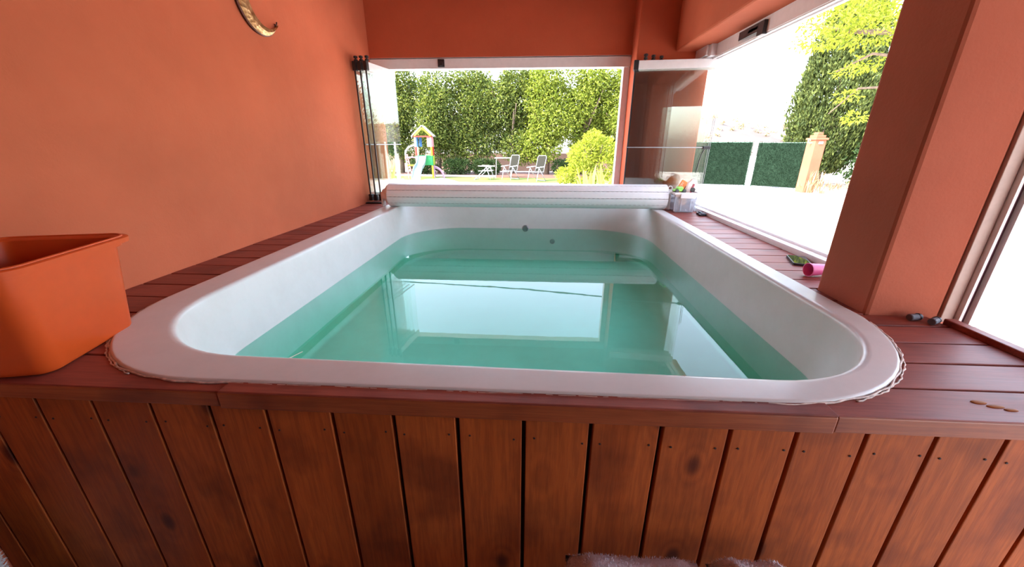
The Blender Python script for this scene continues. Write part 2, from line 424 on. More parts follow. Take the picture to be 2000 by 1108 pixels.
for x0, x1 in zip(xs, xs[1:]): box(b, x0 + .0045, x1 - .0045, FY + .010, FY + .028, .04, DZ - .038)
par(new('front_planks', b, M['panel'], bevel=.002), sur)
b = B(); box(b, WX + .004, 1.288, FY + .029, FY + .05, .0, DZ - .04); par(new('backing', b, M['dark']), sur)
scr = None
for i, (x0, x1) in enumerate(zip(xs, xs[1:])):
    for x in (x0 + .025, x1 - .02):
        p = (x + random.uniform(-.004, .004), FY + .0095, DZ - .105 + random.uniform(-.006, .006))
        if scr is None:
            b = B(); lathe(b, [(.0026, 0), (.0026, -.0010), (.0008, -.0014)], (0, 0, 0), 8, 'y'); scr = new('screw', b, M['dark']); scr.parent = sur; q = scr
        else: q = scr.copy(); COL.objects.link(q)
        q.location = Vector(p) - sur.location
b = B(); box(b, 1.253, 1.285, FY, 1.135, DZ - .03, DZ + .016); par(new('side_ledge', b, M['deck'], bevel=.003), sur)
b = B(); box(b, 1.236, 1.253, 1.10, 1.135, DZ - .02, DZ - .0); b.free()

# ------------------------------------------------------------------ tub, water, roller
TZ = DZ + .007; ZW = .725
tub = thing('pool_tub', 'white acrylic pool tub with broad rounded rim, half full of water', 'pool', (0, 2, .5))
L = []
def RR(x0, x1, y0, y1, z, rad, sh=0.0): return rrect(x0, x1, y0, y1, z, rad, shear=sh)
L.append(RR(-1.297, 1.032, .706, 3.657, DZ - .03, (.497, .497, .22, .22)))
L.append(RR(-1.30, 1.035, .703, 3.66, DZ + .002, (.50, .50, .22, .22)))
L.append(RR(-1.296, 1.031, .706, 3.656, TZ, (.497, .497, .22, .22)))
L.append(RR(-1.292, 1.027, .709, 3.652, TZ + .0005, (.495, .495, .22, .22)))
L.append(RR(-1.288, 1.023, .712, 3.648, TZ + .0006, (.492, .492, .22, .22)))
L.append(RR(-1.180, .965, .784, 3.540, TZ + .0015, (.414, .394, .30, .30), .02))
L.append(RR(-1.172, .957, .790, 3.532, TZ + .001, (.41, .39, .30, .30), .02))
L.append(RR(-1.165, .950, .797, 3.525, TZ - .002, (.405, .385, .30, .30), .02))
L.append(RR(-1.160, .945, .803, 3.520, TZ - .010, (.40, .38, .30, .30), .02))
L.append(RR(-1.1585, .9445, .8040, 3.519, TZ - .018, (.40, .38, .30, .30), .02))
L.append(RR(-1.1560, .9440, .8060, 3.517, TZ - .024, (.40, .38, .31, .31), .02))
L.append(RR(-1.135, .938, .82, 3.500, .84, (.39, .37, .40, .40), .015))
L.append(RR(-1.115, .930, .85, 3.480, ZW, (.38, .36, .48, .48), .01))
L.append(RR(-1.105, .930, .87, 3.455, .60, (.38, .36, .49, .49)))
L.append(RR(-1.090, .935, .90, 3.430, .530, (.38, .36, .50, .50)))
L.append(RR(-1.075, .925, .92, 3.415, .508, (.38, .36, .50, .50)))
L.append(RR(-1.055, .905, .94, 3.395, .498, (.37, .35, .48, .48)))
b = B(); loft(b, L, cap1=True)
par(new('shell', b, M['gel'], smooth=True), tub)
bpy.data.objects['shell'].data.set_sharp_from_angle(angle=math.radians(18)) if hasattr(bpy.types.Mesh, 'set_sharp_from_angle') else None
b = B(); box(b, -1.24, .76, 3.55, 3.60, TZ - .002, DZ + .135); par(new('rear_upstand', b, M['gel'], bevel=.006), tub)
# fittings on the far wall
def fitting(name, x, y, z, r, tilt=0):
    b = B(); lathe(b, [(r, 0), (r, -.006), (r * .75, -.010), (r * .7, -.004), (0.001, -.003)], (x, y, z), 24, 'y'); o = new(name, b, M['grey'], smooth=False); par(o, tub); return o
fitting('skimmer_inlet', -.09, 3.481, .728, .030)
b = B(); lathe(b, [(.024, .0), (.024, -.007), (.014, -.010), (.012, -.004), (.001, -.003)], (.16, 3.452, .615), 24, 'y'); o = new('water_jet', b, M['grey']); par(o, tub)
# seams on the rim
for (x0, y0, x1, y1) in ((-.600, .838, -.655, .716), (.355, .788, .395, .712)):
    b = B(); d = Vector((x1 - x0, y1 - y0, 0)); tube(b, [(x0, y0, TZ + .0003), (x0 + d.x * .5, y0 + d.y * .5, TZ + .0003), (x1, y1, TZ - .0002)], .0010, 6)
    par(new('rim_seam', b, M['cream']), tub)
# ragged caulk line around the rim
b = B(); pts = []; rad = []
n = len(OUT)
for i in range(n):
    a, c = OUT[i], OUT[(i + 1) % n]
    m = max(1, int((c - a).length / .012))
    for j in range(m):
        p = a.lerp(c, j / m)
        corner = (p.y < 1.25 and (p.x < -.7 or p.x > .5))
        nrm = Vector((p.x + .13, (p.y - 2.0) * .8, 0)).normalized()
        ph_ = len(pts) * .35; wob = (.0014 * math.sin(ph_) + .0012 * math.sin(ph_ * 2.7 + 1)) * (1.6 if corner else .6)
        pts.append(p + nrm * (wob + .002) + Vector((0, 0, .0015)))
        rad.append((.0026 if corner else .0018) * random.uniform(.85, 1.15))
tube(b, pts, rad, 6, closed=True)
keep = b
par(new('caulk_bead', b, M['caulk'], smooth=True), tub)
for lo, hi, off in ((.15, 1.25, .011), (-2.9, -1.9, .010)):
    b = B(); pts = []; rad = []
    for i, a_ in enumerate(np.linspace(lo, hi, 90)):
        cx = .535 if lo > 0 else -.80; ang_ = -a_ if lo > 0 else a_
        w_ = .0012 * math.sin(i * .45) + .001 * math.sin(i * 1.3 + 2)
        pts.append((cx + (.50 + off * .62 + w_) * math.cos(ang_), 1.203 + (.50 + off * .62 + w_) * math.sin(ang_), DZ + .0005)); rad.append(.0017 + .0004 * math.sin(i * .8) + random.uniform(0, .0006))
    tube(b, pts, rad, 6); par(new('loose_caulk', b, M['caulk'], smooth=True), tub)

b = B()
loft(b, [RR(-1.1185, .9335, .846, 3.484, ZW, (.38, .36, .48, .48), .01), RR(-1.1085, .9335, .866, 3.459, .60, (.38, .36, .49, .49)), RR(-1.0785, .9285, .916, 3.419, .505, (.38, .36, .50, .50)), RR(-1.055, .905, .94, 3.395, .496, (.37, .35, .48, .48))], cap0=True, cap1=True)
o = new('pool_water', b, M['water']); tag(o, 'clear turquoise water filling the white pool tub', 'water')

rol = thing('pool_cover_roller', 'white slatted pool cover rolled on a shaft across the far end of the tub', 'pool cover', (-.09, 3.235, DZ))
RC = Vector((0, 3.235, DZ + .104)); RX0, RX1 = -1.232, 1.050
b = B()
nf = 11
def prof(r, rot=0.0, n=nf): return [(RC.y + r * math.cos(2 * PI * i / n + rot), RC.z + r * math.sin(2 * PI * i / n + rot)) for i in range(n)]
rot0 = math.radians(183)
for i in range(nf):      # each slat is its own slightly domed bar with a groove beside it
    a0 = 2 * PI * i / nf + rot0 + .022; a1 = 2 * PI * (i + 1) / nf + rot0 - .022
    pr_ = []
    for t in np.linspace(0, 1, 5):
        a = a0 + (a1 - a0) * t; r = .0985 + .0030 * math.sin(PI * t) - .006 * math.sin(PI * t) * 0
        chord = .0985 * math.cos(PI / nf) / math.cos(a - (a0 + a1) / 2)
        r = chord + .0055 * (1 - (2 * t - 1) ** 2) * .5
        pr_.append((RC.y + r * math.cos(a), RC.z + r * math.sin(a)))
    am = (a0 + a1) / 2
    inner = [(RC.y + .080 * math.cos(a1), RC.z + .080 * math.sin(a1)), (RC.y + .080 * math.cos(a0), RC.z + .080 * math.sin(a0))]
    sect = pr_ + inner
    A = [b.verts.new((RX0, y, z)) for y, z in sect]; C = [b.verts.new((RX1, y, z)) for y, z in sect]
    b.faces.new(A[::-1]); b.faces.new(C)
    for j in range(len(sect)): b.faces.new((A[j], A[(j + 1) % len(sect)], C[(j + 1) % len(sect)], C[j]))
par(new('slats', b, M['pvc']), rol)
b = B(); lathe(b, [(.084, RX0 + .004), (.084, RX1 - .004)], (0, RC.y, RC.z), 22, 'x'); par(new('core', b, M['cream']), rol)
b = B()
for i in range(nf):      # stitched look: rows of short hinge slots in the grooves
    a = 2 * PI * i / nf + rot0; 
    for x in np.arange(RX0 + .02, RX1 - .02, .037):
        r = .0985 * 1.0 - .004; c = Vector((x, RC.y + r * math.cos(a), RC.z + r * math.sin(a)))
        T = Matrix.Translation(c) @ Matrix.Rotation(a, 4, 'X'); box(b, 0, .018, -.003, .0030, -.0012, .0012, T)
o = par(new('hinge_slots', b, plain('slot_grey', (.40, .38, .40), .6)), rol); o['kind'] = 'stuff'
b = B(); lathe(b, [(.094, RX0 - .008), (.094, RX0 - .001)], (0, RC.y, RC.z), nf, 'x'); lathe(b, [(.078, RX0 - .026), (.086, RX0 - .009)], (0, RC.y, RC.z), nf, 'x'); par(new('end_cap', b, M['cream']), rol)
b = B(); lathe(b, [(.030, RX0 - .066), (.050, RX0 - .060), (.055, RX0 - .027)], (0, RC.y, RC.z), 12, 'x'); par(new('hub', b, M['cream']), rol)
b = B(); lathe(b, [(.016, RX1 - .01), (.016, RX1 + .075)], (0, RC.y, RC.z), 16, 'x'); par(new('shaft', b, M['white']), rol)
for xb in (RX1 + .028, RX0 - .075): b = B(); box(b, xb, xb + .012, RC.y - .035, RC.y + .035, DZ + .008, RC.z + .025); par(new('bracket', b, M['cream'], bevel=.003), rol)

# ------------------------------------------------------------------ folding glass panels
def knob(b, x, y, z): lathe(b, [(.009, 0), (.009, .008), (.016, .010), (.016, .022), (.008, .024), (.008, .030), (.016, .032), (.016, .046), (.006, .050)], (x, y, z), 12)
def glass_panel(p0, p1, label, grp, mat, ztop=2.09, zb=DZ + .03, rail=.062):
    a, c = Vector(p0 + (0,)), Vector(p1 + (0,)); Lg = (c - a).length; ang = math.atan2(c.y - a.y, c.x - a.x)
    t = thing('folding_glass_panel', label, 'glass panel', (a.x, a.y, DZ), ang, grp)
    t.location.z = DZ; z0, z1 = zb - DZ, ztop - DZ
    b = B(); box(b, .004, Lg, -.004, .004, z0 + .02, z1 - .02); new('glass', b, mat, t)
    b = B(); box(b, .0, Lg, -.010, .010, z1 - rail, z1); new('top_rail', b, M['white'], t, bevel=.002)
    b = B(); box(b, .0, Lg, -.010, .010, z0 - .003, z0 + .024); new('bottom_rail', b, M['white'], t, bevel=.002)
    b = B(); box(b, -.012, .026, -.016, .016, z1 - rail - .004, z1 + .004); new('corner_block', b, M['black'], t, bevel=.004)
    b = B(); box(b, -.012, .022, -.016, .016, z0 - .008, z0 + .050); new('corner_block', b, M['black'], t, bevel=.004)
    b = B(); box(b, -.004, .004, -.0055, .0055, z0, z1 - .01); new('edge_seal', b, M['black'], t)
    return t, Lg, z0, z1
LW = [((-1.505, 3.46), (-1.440, 3.925), 'the one closest to the wall'), ((-1.458, 3.455), (-1.390, 3.92), 'the middle one'), ((-1.408, 3.45), (-1.335, 3.915), 'the one farthest from the wall')]
for p0, p1, s in LW:
    t, Lg, z0, z1 = glass_panel(p0, p1, 'narrow folding glass panel turned inward at the left wall, ' + s, 'folded glass panels at the left wall', M['glass'])
    b = B(); knob(b, .03, 0, z1 - .002); new('roller_knob', b, M['black'], t)
    b = B(); box(b, .0, .25 if '' else Lg * .95, -.016, -.010, .50, .509); new('cross_bar', b, M['grey'], t)
b = B(); box(b, -1.535, -1.39, 3.40, 3.455, DZ + .0, DZ + .012); o = new('floor_stop', b, M['black'], bevel=.003); tag(o, 'black stop plate on deck under the left glass panels', 'stop plate')
RW = [((.775, 3.535), (1.425, 3.475), 'the front one'), ((.785, 3.580), (1.425, 3.525), 'the middle one'), ((.80, 3.625), (1.42, 3.578), 'the rear one')]
for i, (p0, p1, s) in enumerate(RW):
    t, Lg, z0, z1 = glass_panel(p0, p1, 'wide streaky folding glass panel before the corner pillar, ' + s + ' of its stack', 'folded glass panels at the right pillar', M['glass_dirty'], ztop=2.085)
    b = B(); knob(b, .075 + .06 * i, 0, z1 - .002); new('roller_knob', b, M['black'], t)
    if i == 0:
        b = B(); box(b, -.01, Lg + .005, -.018, -.011, .478, .486); new('cross_bar', b, M['grey'], t)
        b = B(); box(b, Lg - .045, Lg + .012, -.030, -.010, .468, .492); new('catch', b, M['black'], t, bevel=.003)
        b = B(); tube(b, [(Lg - .03, -.02, .47), (Lg - .05, -.025, .43), (Lg - .062, -.025, .36), (Lg - .07, -.02, .28)], .004, 6); new('hook', b, M['black'], t)
b = B()
tube(b, [(1.428, 3.49, DZ), (1.432, 3.49, DZ + .40), (1.44, 3.49, DZ + .72)], .0022, 5); tube(b, [(1.436, 3.49, DZ), (1.445, 3.49, DZ + .40), (1.452, 3.49, DZ + .70)], .0022, 5)
o = new('edge_wire', b, M['grey']); tag(o, 'pair of thin wires beside the right glass panels', 'wire')

# ------------------------------------------------------------------ orange storage tub
bx = thing('plastic_crate', 'orange open plastic crate with a flared rim on the deck corner', 'crate', (0, 0, DZ))
U_ = Vector((.9726, .2326, 0)); V_ = Vector((.2326, -.9726, 0))
def crate_loop(n0, n1, v0, v1, z, r):
    lp = rrect(n0, n1, v0, v1, z, r, nc=8, ne=4)
    return [U_ * p.x + V_ * p.y + Vector((0, 0, p.z)) for p in lp]
b = B(); H = .270
nb0, nb1, vb0, vb1 = -1.190, -.942, -1.230, -.950
nt0, nt1, vt0, vt1 = -1.212, -.915, -1.250, -.915
def cl(t, off, z, r): return crate_loop(nb0 + (nt0 - nb0) * t - off, nb1 + (nt1 - nb1) * t + off, vb0 + (vt0 - vb0) * t - off, vb1 + (vt1 - vb1) * t + off, z, r)
loft(b, [cl(0, -.02, 0, .02), cl(0, -.006, .003, .03), cl(0, 0, .012, .034), cl(.92, 0, .245, .04), cl(.92, .010, .247, .045), cl(.95, .010, .255, .045),
         cl(.95, .024, .257, .055), cl(1, .024, .2695, .055), cl(1, .020, .272, .05), cl(1, .004, .272, .04), cl(.98, -.003, .266, .035), cl(0, -.003, .008, .03), cl(0, -.03, .006, .02)], cap0=True, cap1=True)
new('body', b, M['bin'], bx, smooth=True).data.set_sharp_from_angle(angle=math.radians(40))
ce = U_ * -1.06 + V_ * -1.09
for ch in bx.children: ch.location = -Vector((ce.x, ce.y, 0))
bx.location = (ce.x, ce.y, DZ)
for ch in bx.children: ch.name = 'crate_body'
b = B(); lp = cl(.99, .012, .2725, .05); tube(b, lp, .0035, 6, closed=True); o = new('rolled_rim', b, M['bin'], bx, smooth=True); o.location = -Vector((ce.x, ce.y, 0))

# ------------------------------------------------------------------ crescent ornament
mo = thing('crescent_ornament', 'hammered brass crescent moon hanging on the terracotta wall', 'wall ornament', (WX, 2.37, 2.195))
b = B(); R1, r2, dy, dz = .165, .128, .052, .006
# intersections of the two circles bound the crescent
dd = math.hypot(dy, dz); a_ = (R1 ** 2 - r2 ** 2 + dd ** 2) / (2 * dd); h_ = math.sqrt(max(R1 ** 2 - a_ ** 2, 0)); base = math.atan2(dz, dy)
th = math.acos(a_ / R1); NA = 48
outer = [(R1 * math.cos(base + th + (2 * PI - 2 * th) * i / NA), R1 * math.sin(base + th + (2 * PI - 2 * th) * i / NA)) for i in range(NA + 1)]
p0 = math.atan2(outer[0][1] - dz, outer[0][0] - dy); p1 = math.atan2(outer[-1][1] - dz, outer[-1][0] - dy)
if p1 < p0: p1 += 2 * PI
inner = [(dy + r2 * math.cos(p0 + (p1 - p0) * i / NA), dz + r2 * math.sin(p0 + (p1 - p0) * i / NA)) for i in range(NA + 1)]
fr = []
for i in range(NA + 1):
    o_, n_ = outer[i], inner[i]; mx = ((o_[0] + n_[0]) / 2, (o_[1] + n_[1]) / 2)
    fr.append([b.verts.new((.004, *o_)), b.verts.new((.018, *o_)), b.verts.new((.026, *mx)), b.verts.new((.018, *n_)), b.verts.new((.004, *n_))])
for A, C in zip(fr, fr[1:]):
    for j in range(4): b.faces.new((A[j], A[j + 1], C[j + 1], C[j]))
    b.faces.new((A[4], A[0], C[0], C[4]))
bmesh.ops.remove_doubles(b, verts=b.verts, dist=1e-5)
new('crescent', b, M['brass'], mo)
b = B(); tube(b, [(.010, *p) for p in outer], .006, 6); new('dark_edge', b, M['brassdark'], mo)
b = B()
tube(b, [(.010, outer[-1][0] - .012, outer[-1][1] + .002), (.012, outer[-1][0] + .004, outer[-1][1] + .004), (.012, outer[-1][0] + .010, outer[-1][1] + .018)], .004, 6); new('curled_tip', b, M['brassdark'], mo)

# ------------------------------------------------------------------ small things on the deck
# clear box of toys
sb = thing('storage_box', 'clear plastic box full of odds and ends beside the roller', 'storage box', (1.18, 3.20, DZ), -.10)
clear = N('cloudy_plastic')
tr = clear.n('ShaderNodeBsdfTransparent'); tr.inputs[0].default_value = (.90, .92, .95, 1); pb = clear.bsdf((.75, .78, .82), .25)
mxx = clear.n('ShaderNodeMixShader'); mxx.inputs[0].default_value = .32; clear.l(tr.outputs[0], mxx.inputs[1]); clear.l(pb.outputs[0], mxx.inputs[2]); M['clear'] = clear.done(mxx)
b = B()
def sl_(w_, d_, z, r=.012): return rrect(-w_, w_, -d_, d_, z, r, nc=5, ne=3)
loft(b, [sl_(.070, .085, .0), sl_(.074, .090, .004), sl_(.090, .108, .150), sl_(.088, .106, .150), sl_(.072, .088, .006), sl_(.06, .07, .004)], cap0=True, cap1=True)
new('box_body', b, M['clear'], sb)
b = B(); loft(b, [sl_(.089, .107, .138), sl_(.098, .116, .140), sl_(.098, .116, .154), sl_(.086, .104, .156), sl_(.086, .104, .138)]); new('box_rim', b, M['white'], sb, bevel=.001)
for q_ in ((-.045, .060, -.120, -.112, .112, .150), (.096, .118, -.05, .05, .135, .150), (-.118, -.096, -.05, .05, .135, .150)): b = B(); box(b, *q_); new('handle', b, M['white'], sb, bevel=.003)
b = B()
for x in (-.078, -.030, .040, .078): b = B(); box(b, x - .003, x + .003, -.105, -.098, .01, .12); new('rib', b, M['clear'], sb)
SBO = Matrix.Translation((1.18, 3.20, DZ)) @ Matrix.Rotation(-.10, 4, 'Z')
def inbox(name, b, mat, label, cat, loc, rz=0, **kw):
    o = new(name, b, mat, **kw); o.location = SBO @ Vector(loc); o.rotation_euler = (0, 0, rz); return tag(o, label, cat)
b = B(); ellipsoid(b, (0, 0, 0), (.055, .07, .052), 16, 10)
for v in b.verts: v.co += Vector((random.uniform(-.006, .006), random.uniform(-.006, .006), random.uniform(-.006, .006)))
inbox('folded_cloth', b, plain('blue_grey_cloth', (.12, .13, .17), .9, var=.4, bump=.5), 'dark blue-grey cloth bundled inside the clear box', 'cloth', (.005, -.005, .062), smooth=True)
b = B(); box(b, -.028, .028, -.006, .006, -.03, .03); inbox('orange_packet', b, plain('orange_packet', (.75, .30, .10), .5), 'small orange packet inside the clear box behind its front wall', 'packet', (-.018, -.075, .085), .1)
b = B()
pts = [(.020 * math.cos(t), 0, .020 * math.sin(t)) for t in np.linspace(0, 2 * PI, 20, endpoint=False)]; tube(b, pts, .0035, 6, closed=True)
inbox('metal_ring', b, M['chrome'], 'small shiny ring low inside the clear box', 'ring', (.028, -.085, .030))
# toy car green with black wheels
tc = thing('toy_car', 'lime green toy car with black wheels on top of the clear box', 'toy car', SBO @ Vector((-.040, -.055, .150)), .15)
b = B(); box(b, -.055, .035, -.020, .020, .010, .028); box(b, -.030, .015, -.017, .017, .028, .046); new('car_body', b, plain('lime_plastic', (.30, .75, .10), .35), tc, bevel=.005)
for x in (-.036, .022):
    for y in (-.022, .022):
        b = B(); lathe(b, [(.010, -.007), (.015, -.006), (.015, .006), (.010, .007)], (x, y, .014), 16, 'y'); new('wheel', b, M['black'], tc)
b = B(); lathe(b, [(.016, -.010), (.018, -.006), (.018, .006), (.016, .010)], (.056, -.036, .020), 16, 'y'); o = new('black_wheel', b, M['black'], None); o.location = SBO @ Vector((0, 0, .150)); tag(o, 'loose black wheel beside the lime green toy car', 'wheel')
# orange pack with lettering, leaning
op = thing('orange_pack', 'orange pack lettered NYLON leaning up out of the clear box', 'pack', SBO @ Vector((-.028, .045, .130)), .0)
T = Matrix.Rotation(math.radians(-28), 4, 'X') @ Matrix.Rotation(math.radians(32), 4, 'Y')
b = B(); box(b, -.030, .050, -.010, .010, -.030, .120, T); new('pack_body', b, plain('orange_card', (.90, .26, .03), .45), op, bevel=.003)
b = B(); box(b, .018, .026, -.0115, -.0100, .01, .085, T); new('dark_stripe', b, M['brassdark'], op)
fc = bpy.data.curves.new('lettering', 'FONT'); fc.body = 'NYLON'; fc.size = .026; fc.extrude = .0006; fo = bpy.data.objects.new('lettering', fc); COL.objects.link(fo)
dg = bpy.context.evaluated_depsgraph_get(); me = bpy.data.meshes.new_from_object(fo.evaluated_get(dg)); bpy.data.objects.remove(fo)
fo = bpy.data.objects.new('lettering', me); COL.objects.link(fo); me.materials.append(plain('pale_print', (.95, .75, .45), .5)); fo.parent = op
fo.matrix_local = T @ Matrix.Translation((-.006, -.0112, .006)) @ Matrix.Rotation(PI / 2, 4, 'X') @ Matrix.Rotation(PI / 2, 4, 'Z')
b = B()
rv = [(-.035, 0, 0), (.045, 0, 0), (.062, 0, .055), (.050, 0, .095), (.012, 0, .105), (-.02, 0, .07)]
A = [b.verts.new((x, -.012, z)) for x, y, z in rv]; C = [b.verts.new((x, .012, z)) for x, y, z in rv]; b.faces.new(A); b.faces.new(C[::-1])
for i in range(6): b.faces.new((A[i], A[(i + 1) % 6], C[(i + 1) % 6], C[i]))
pk = thing('paper_bag', 'crumpled pinkish white bag with a dark red strip in the clear box', 'bag', SBO @ Vector((.045, .02, .145)), .1)
new('bag_body', b, plain('pink_white_paper', (.85, .62, .55), .7, var=.12, bump=.6), pk, bevel=.006)
b = B(); box(b, .002, .018, -.0145, -.0125, .0, .07, Matrix.Rotation(.25, 4, 'Y')); new('red_strip', b, plain('dark_red', (.30, .03, .05), .5), pk)
b = B(); pts = [(.016 * math.cos(t), .0, .018 + .016 * math.sin(t)) for t in np.linspace(-.6, PI + .6, 12)]; tube(b, pts, .004, 6)
inbox('cream_hook', b, M['cream'], 'cream plastic hook sticking up at the left of the clear box', 'hook', (-.085, .085, .150))

# black clips by the box
def clip(loc, rz, label):
    t = thing('plastic_clip', label, 'clip', loc, rz)
    b = B(); box(b, -.026, .026, -.014, .014, 0, .014); new('clip_body', b, M['black'], t, bevel=.003)
    b = B(); box(b, -.018, .022, -.008, .008, .014, .022, Matrix.Rotation(.12, 4, 'Y')); new('clip_lever', b, plain('blue_black', (.05, .06, .09), .25), t, bevel=.002)
    return t
clip((1.258, 2.965, DZ), .1, 'black plastic clip on deck, nearer of two before the clear box')
clip((1.265, 3.03, DZ), .5, 'black plastic clip on deck, tucked behind another before the clear box')
# phone
ph = thing('smartphone', 'black smartphone lying face up on the side deck boards', 'phone', (1.226, 1.778, DZ), -.35)
b = B(); loft(b, [rrect(-.036, .036, -.075, .075, z, r, nc=5, ne=2) for z, r in ((0, .008), (.003, .010), (.009, .010), (.0105, .009))], cap0=True, cap1=True); new('phone_case', b, M['black'], ph)
b = B(); loft(b, [rrect(-.032, .032, -.071, .071, z, .008, nc=5, ne=2) for z in (.0100, .0112)], cap0=True, cap1=True); k = N('screen_glass'); M['screen'] = k.done(k.bsdf((.012, .014, .016), .04, spec=.8)); new('screen', b, M['screen'], ph)
# pink cup on its side
cu = thing('plastic_cup', 'pink plastic cup lying on its side against the terracotta column', 'cup', (1.160, 1.570, DZ + .0285), .12)
b = B(); lathe(b, [(.021, .050), (.0265, -.03), (.028, -.03), (.028, -.034), (.0255, -.034), (.019, .047), (.001, .047)], (0, 0, 0), 28, 'x')
new('cup_wall', b, plain('pink_plastic', (.85, .17, .42), .4), cu)
# grey bits by the frame
for (x, y, rz, s) in ((1.185, 1.152, .2, 'farther from the ledge'), (1.222, 1.128, .5, 'nearer the ledge')):
    t = thing('rubber_stopper', 'small dark grey rubber stopper at the column foot, ' + s, 'stopper', (x, y, DZ), rz, 'rubber stoppers at the column foot')
    b = B(); lathe(b, [(.009, -.020), (.0105, -.018), (.0105, .016), (.009, .020)], (0, 0, .0105), 12, 'x'); new('stopper_body', b, plain('grey_rubber', (.10, .10, .12), .6, bump=.5), t)
    b = B(); lathe(b, [(.0112, .008), (.0112, .012)], (0, 0, .0112), 12, 'x'); new('stopper_ring', b, M['black'], t)
# spilled drops
b = B()
for (x, y, rx, ry) in ((.952, .735, .016, .007), (.972, .722, .018, .006), (.992, .712, .014, .005)): ellipsoid(b, (x, y, DZ), (rx, ry, .0018), 14, 6)
k = N('amber_liquid'); M['amber'] = k.done(k.bsdf((.30, .09, .012), .5, spec=.05)); o = new('spill', b, M['amber'], smooth=True); tag(o, 'small amber puddle on the front right deck board', 'puddle', kind='stuff')

# things at the lower edge of the view
st = thing('step_bench', 'wooden step standing before the plank front under the grey towel', 'step', (.35, .42, 0))
b = B(); box(b, -.42, .42, -.16, .15, .50, .53); new('step_top', b, M['panel'], st, bevel=.004)
for x in (-.38, .38):
    for y in (-.13, .12): b = B(); box(b, x - .02, x + .02, y - .02, y + .02, 0, .50); new('leg', b, M['panel'], st)
towel = N('terry_cloth'); v = towel.coord(); hf = towel.noise(v, 160, 3, .7); M['terry'] = towel.done(towel.bsdf((.74, .70, .76), .95, towel.bump(hf, 1.0, .006), spec=.1))
def fuzz(o, n, ln, mat, seed=1):
    me = o.data; me.calc_loop_triangles(); vs = np.array([v.co[:] for v in me.vertices]); tri = np.array([t.vertices[:] for t in me.loop_triangles])
    a, b_, c = vs[tri[:, 0]], vs[tri[:, 1]], vs[tri[:, 2]]; cr = np.cross(b_ - a, c - a); ar = np.linalg.norm(cr, axis=1); p = ar / ar.sum()
    i = RNG.choice(len(tri), n, p=p); u = RNG.random((n, 2)); f = u.sum(1) > 1; u[f] = 1 - u[f]
    P = a[i] + (b_ - a)[i] * u[:, :1] + (c - a)[i] * u[:, 1:]; nn = cr[i] / (ar[i][:, None] + 1e-12)
    f = leaf_obj('pile', P, ln, mat, None, dirs=nn, jitter=.45, aspect=.22); f['kind'] = 'stuff'; f.parent = o; return f
def towel_lump(x0, x1, y, ztop, label):
    b = B(); nx, ny = 26, 12; G = {}
    for i in range(nx + 1):
        for j in range(ny + 1):
            u, v_ = i / nx, j / ny; e = min(1, 6 * min(u, 1 - u)) ** .5 * min(1, 4 * min(v_, 1 - v_)) ** .5
            z = .532 + (ztop - .532) * e * (1 + .05 * math.sin(u * 9) - .06 * math.cos(v_ * 5 + u * 4))
            G[i, j] = b.verts.new((x0 + (x1 - x0) * u, y - .20 + .22 * v_, z))
    for i in range(nx):
        for j in range(ny): b.faces.new((G[i, j], G[i + 1, j], G[i + 1, j + 1], G[i, j + 1]))
    bot = [G[i, 0] for i in range(nx + 1)] + [G[nx, j] for j in range(1, ny + 1)] + [G[i, ny] for i in range(nx - 1, -1, -1)] + [G[0, j] for j in range(ny - 1, 0, -1)]
    b.faces.new(bot[::-1])
    o = new('towel', b, M['terry'], smooth=True); tag(o, label, 'towel'); fuzz(o, 5000, .006, M['terry']); return o
towel_lump(.09, .40, .625, .592, 'grey terry towel folded at the lower picture edge, left and larger one')
towel_lump(.42, .58, .625, .612, 'grey terry towel bunched at the lower picture edge, right and smaller one')
b = B(); loft(b, [rrect(-1.53, -1.335, .28, .60, z, .05, nc=5, ne=4) for z in (0.0, .2, .45, .58, .60)], cap0=True, cap1=True)
bmesh.ops.subdivide_edges(b, edges=[e for e in b.edges if abs(e.verts[0].co.z - e.verts[1].co.z) > .05], cuts=3)
o = new('shaggy_pouf', b, plain('white_shag', (.72, .74, .76), .95, var=.1, bump=1.0, scale=80)); tag(o, 'white shaggy pouf at the lower left picture corner', 'pouf'); fuzz(o, 14000, .010, bpy.data.materials['white_shag'])

# ------------------------------------------------------------------ garden and terrace
k = N('shade_dappled_paving'); v = k.coord((1, 2.2, 1)); pa = k.noise(v, .9, 6, .7, .4)
c = k.ramp(pa, [(.40, (.62, .57, .53)), (.53, (.56, .50, .47)), (.60, (.10, .08, .085)), (.75, (.08, .068, .072))])  # dark noise patches paint dappled shade onto the pale paving
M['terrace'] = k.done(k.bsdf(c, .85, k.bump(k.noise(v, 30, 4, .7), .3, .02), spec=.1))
M['grass'] = ground_mat('lawn', (.07, .11, .015), (.12, .16, .025), 1.5, 60)
M['soil'] = ground_mat('red_soil', (.08, .033, .022), (.12, .05, .033), 2, 40)
M['hill'] = ground_mat('dry_hillside', (.035, .024, .018), (.11, .082, .068), .06, .8)
b = B(); box(b, -60, 90, LY - 3.9 - 20, 40, GZ - .3, GZ)
for v in b.verts: pass
b.free(); b = B()
box(b, 1.62, 60, -20, 60, GZ - .2, GZ); box(b, -40, 1.62, 4.1, 60, GZ - .2, GZ); struct('floor_terrace', b, M['terrace'])
b = B(); poly_prism(b, [(-4.6, 19.0), (-2.9, 18.4), (6.2, 18.4), (6.2, 21.0), (-9, 21.8), (-9, 20.2)], GZ, GZ + .012); o = new('lawn', b, M['grass']); tag(o, 'strip of green lawn before the garden hedge', 'lawn', kind='structure')
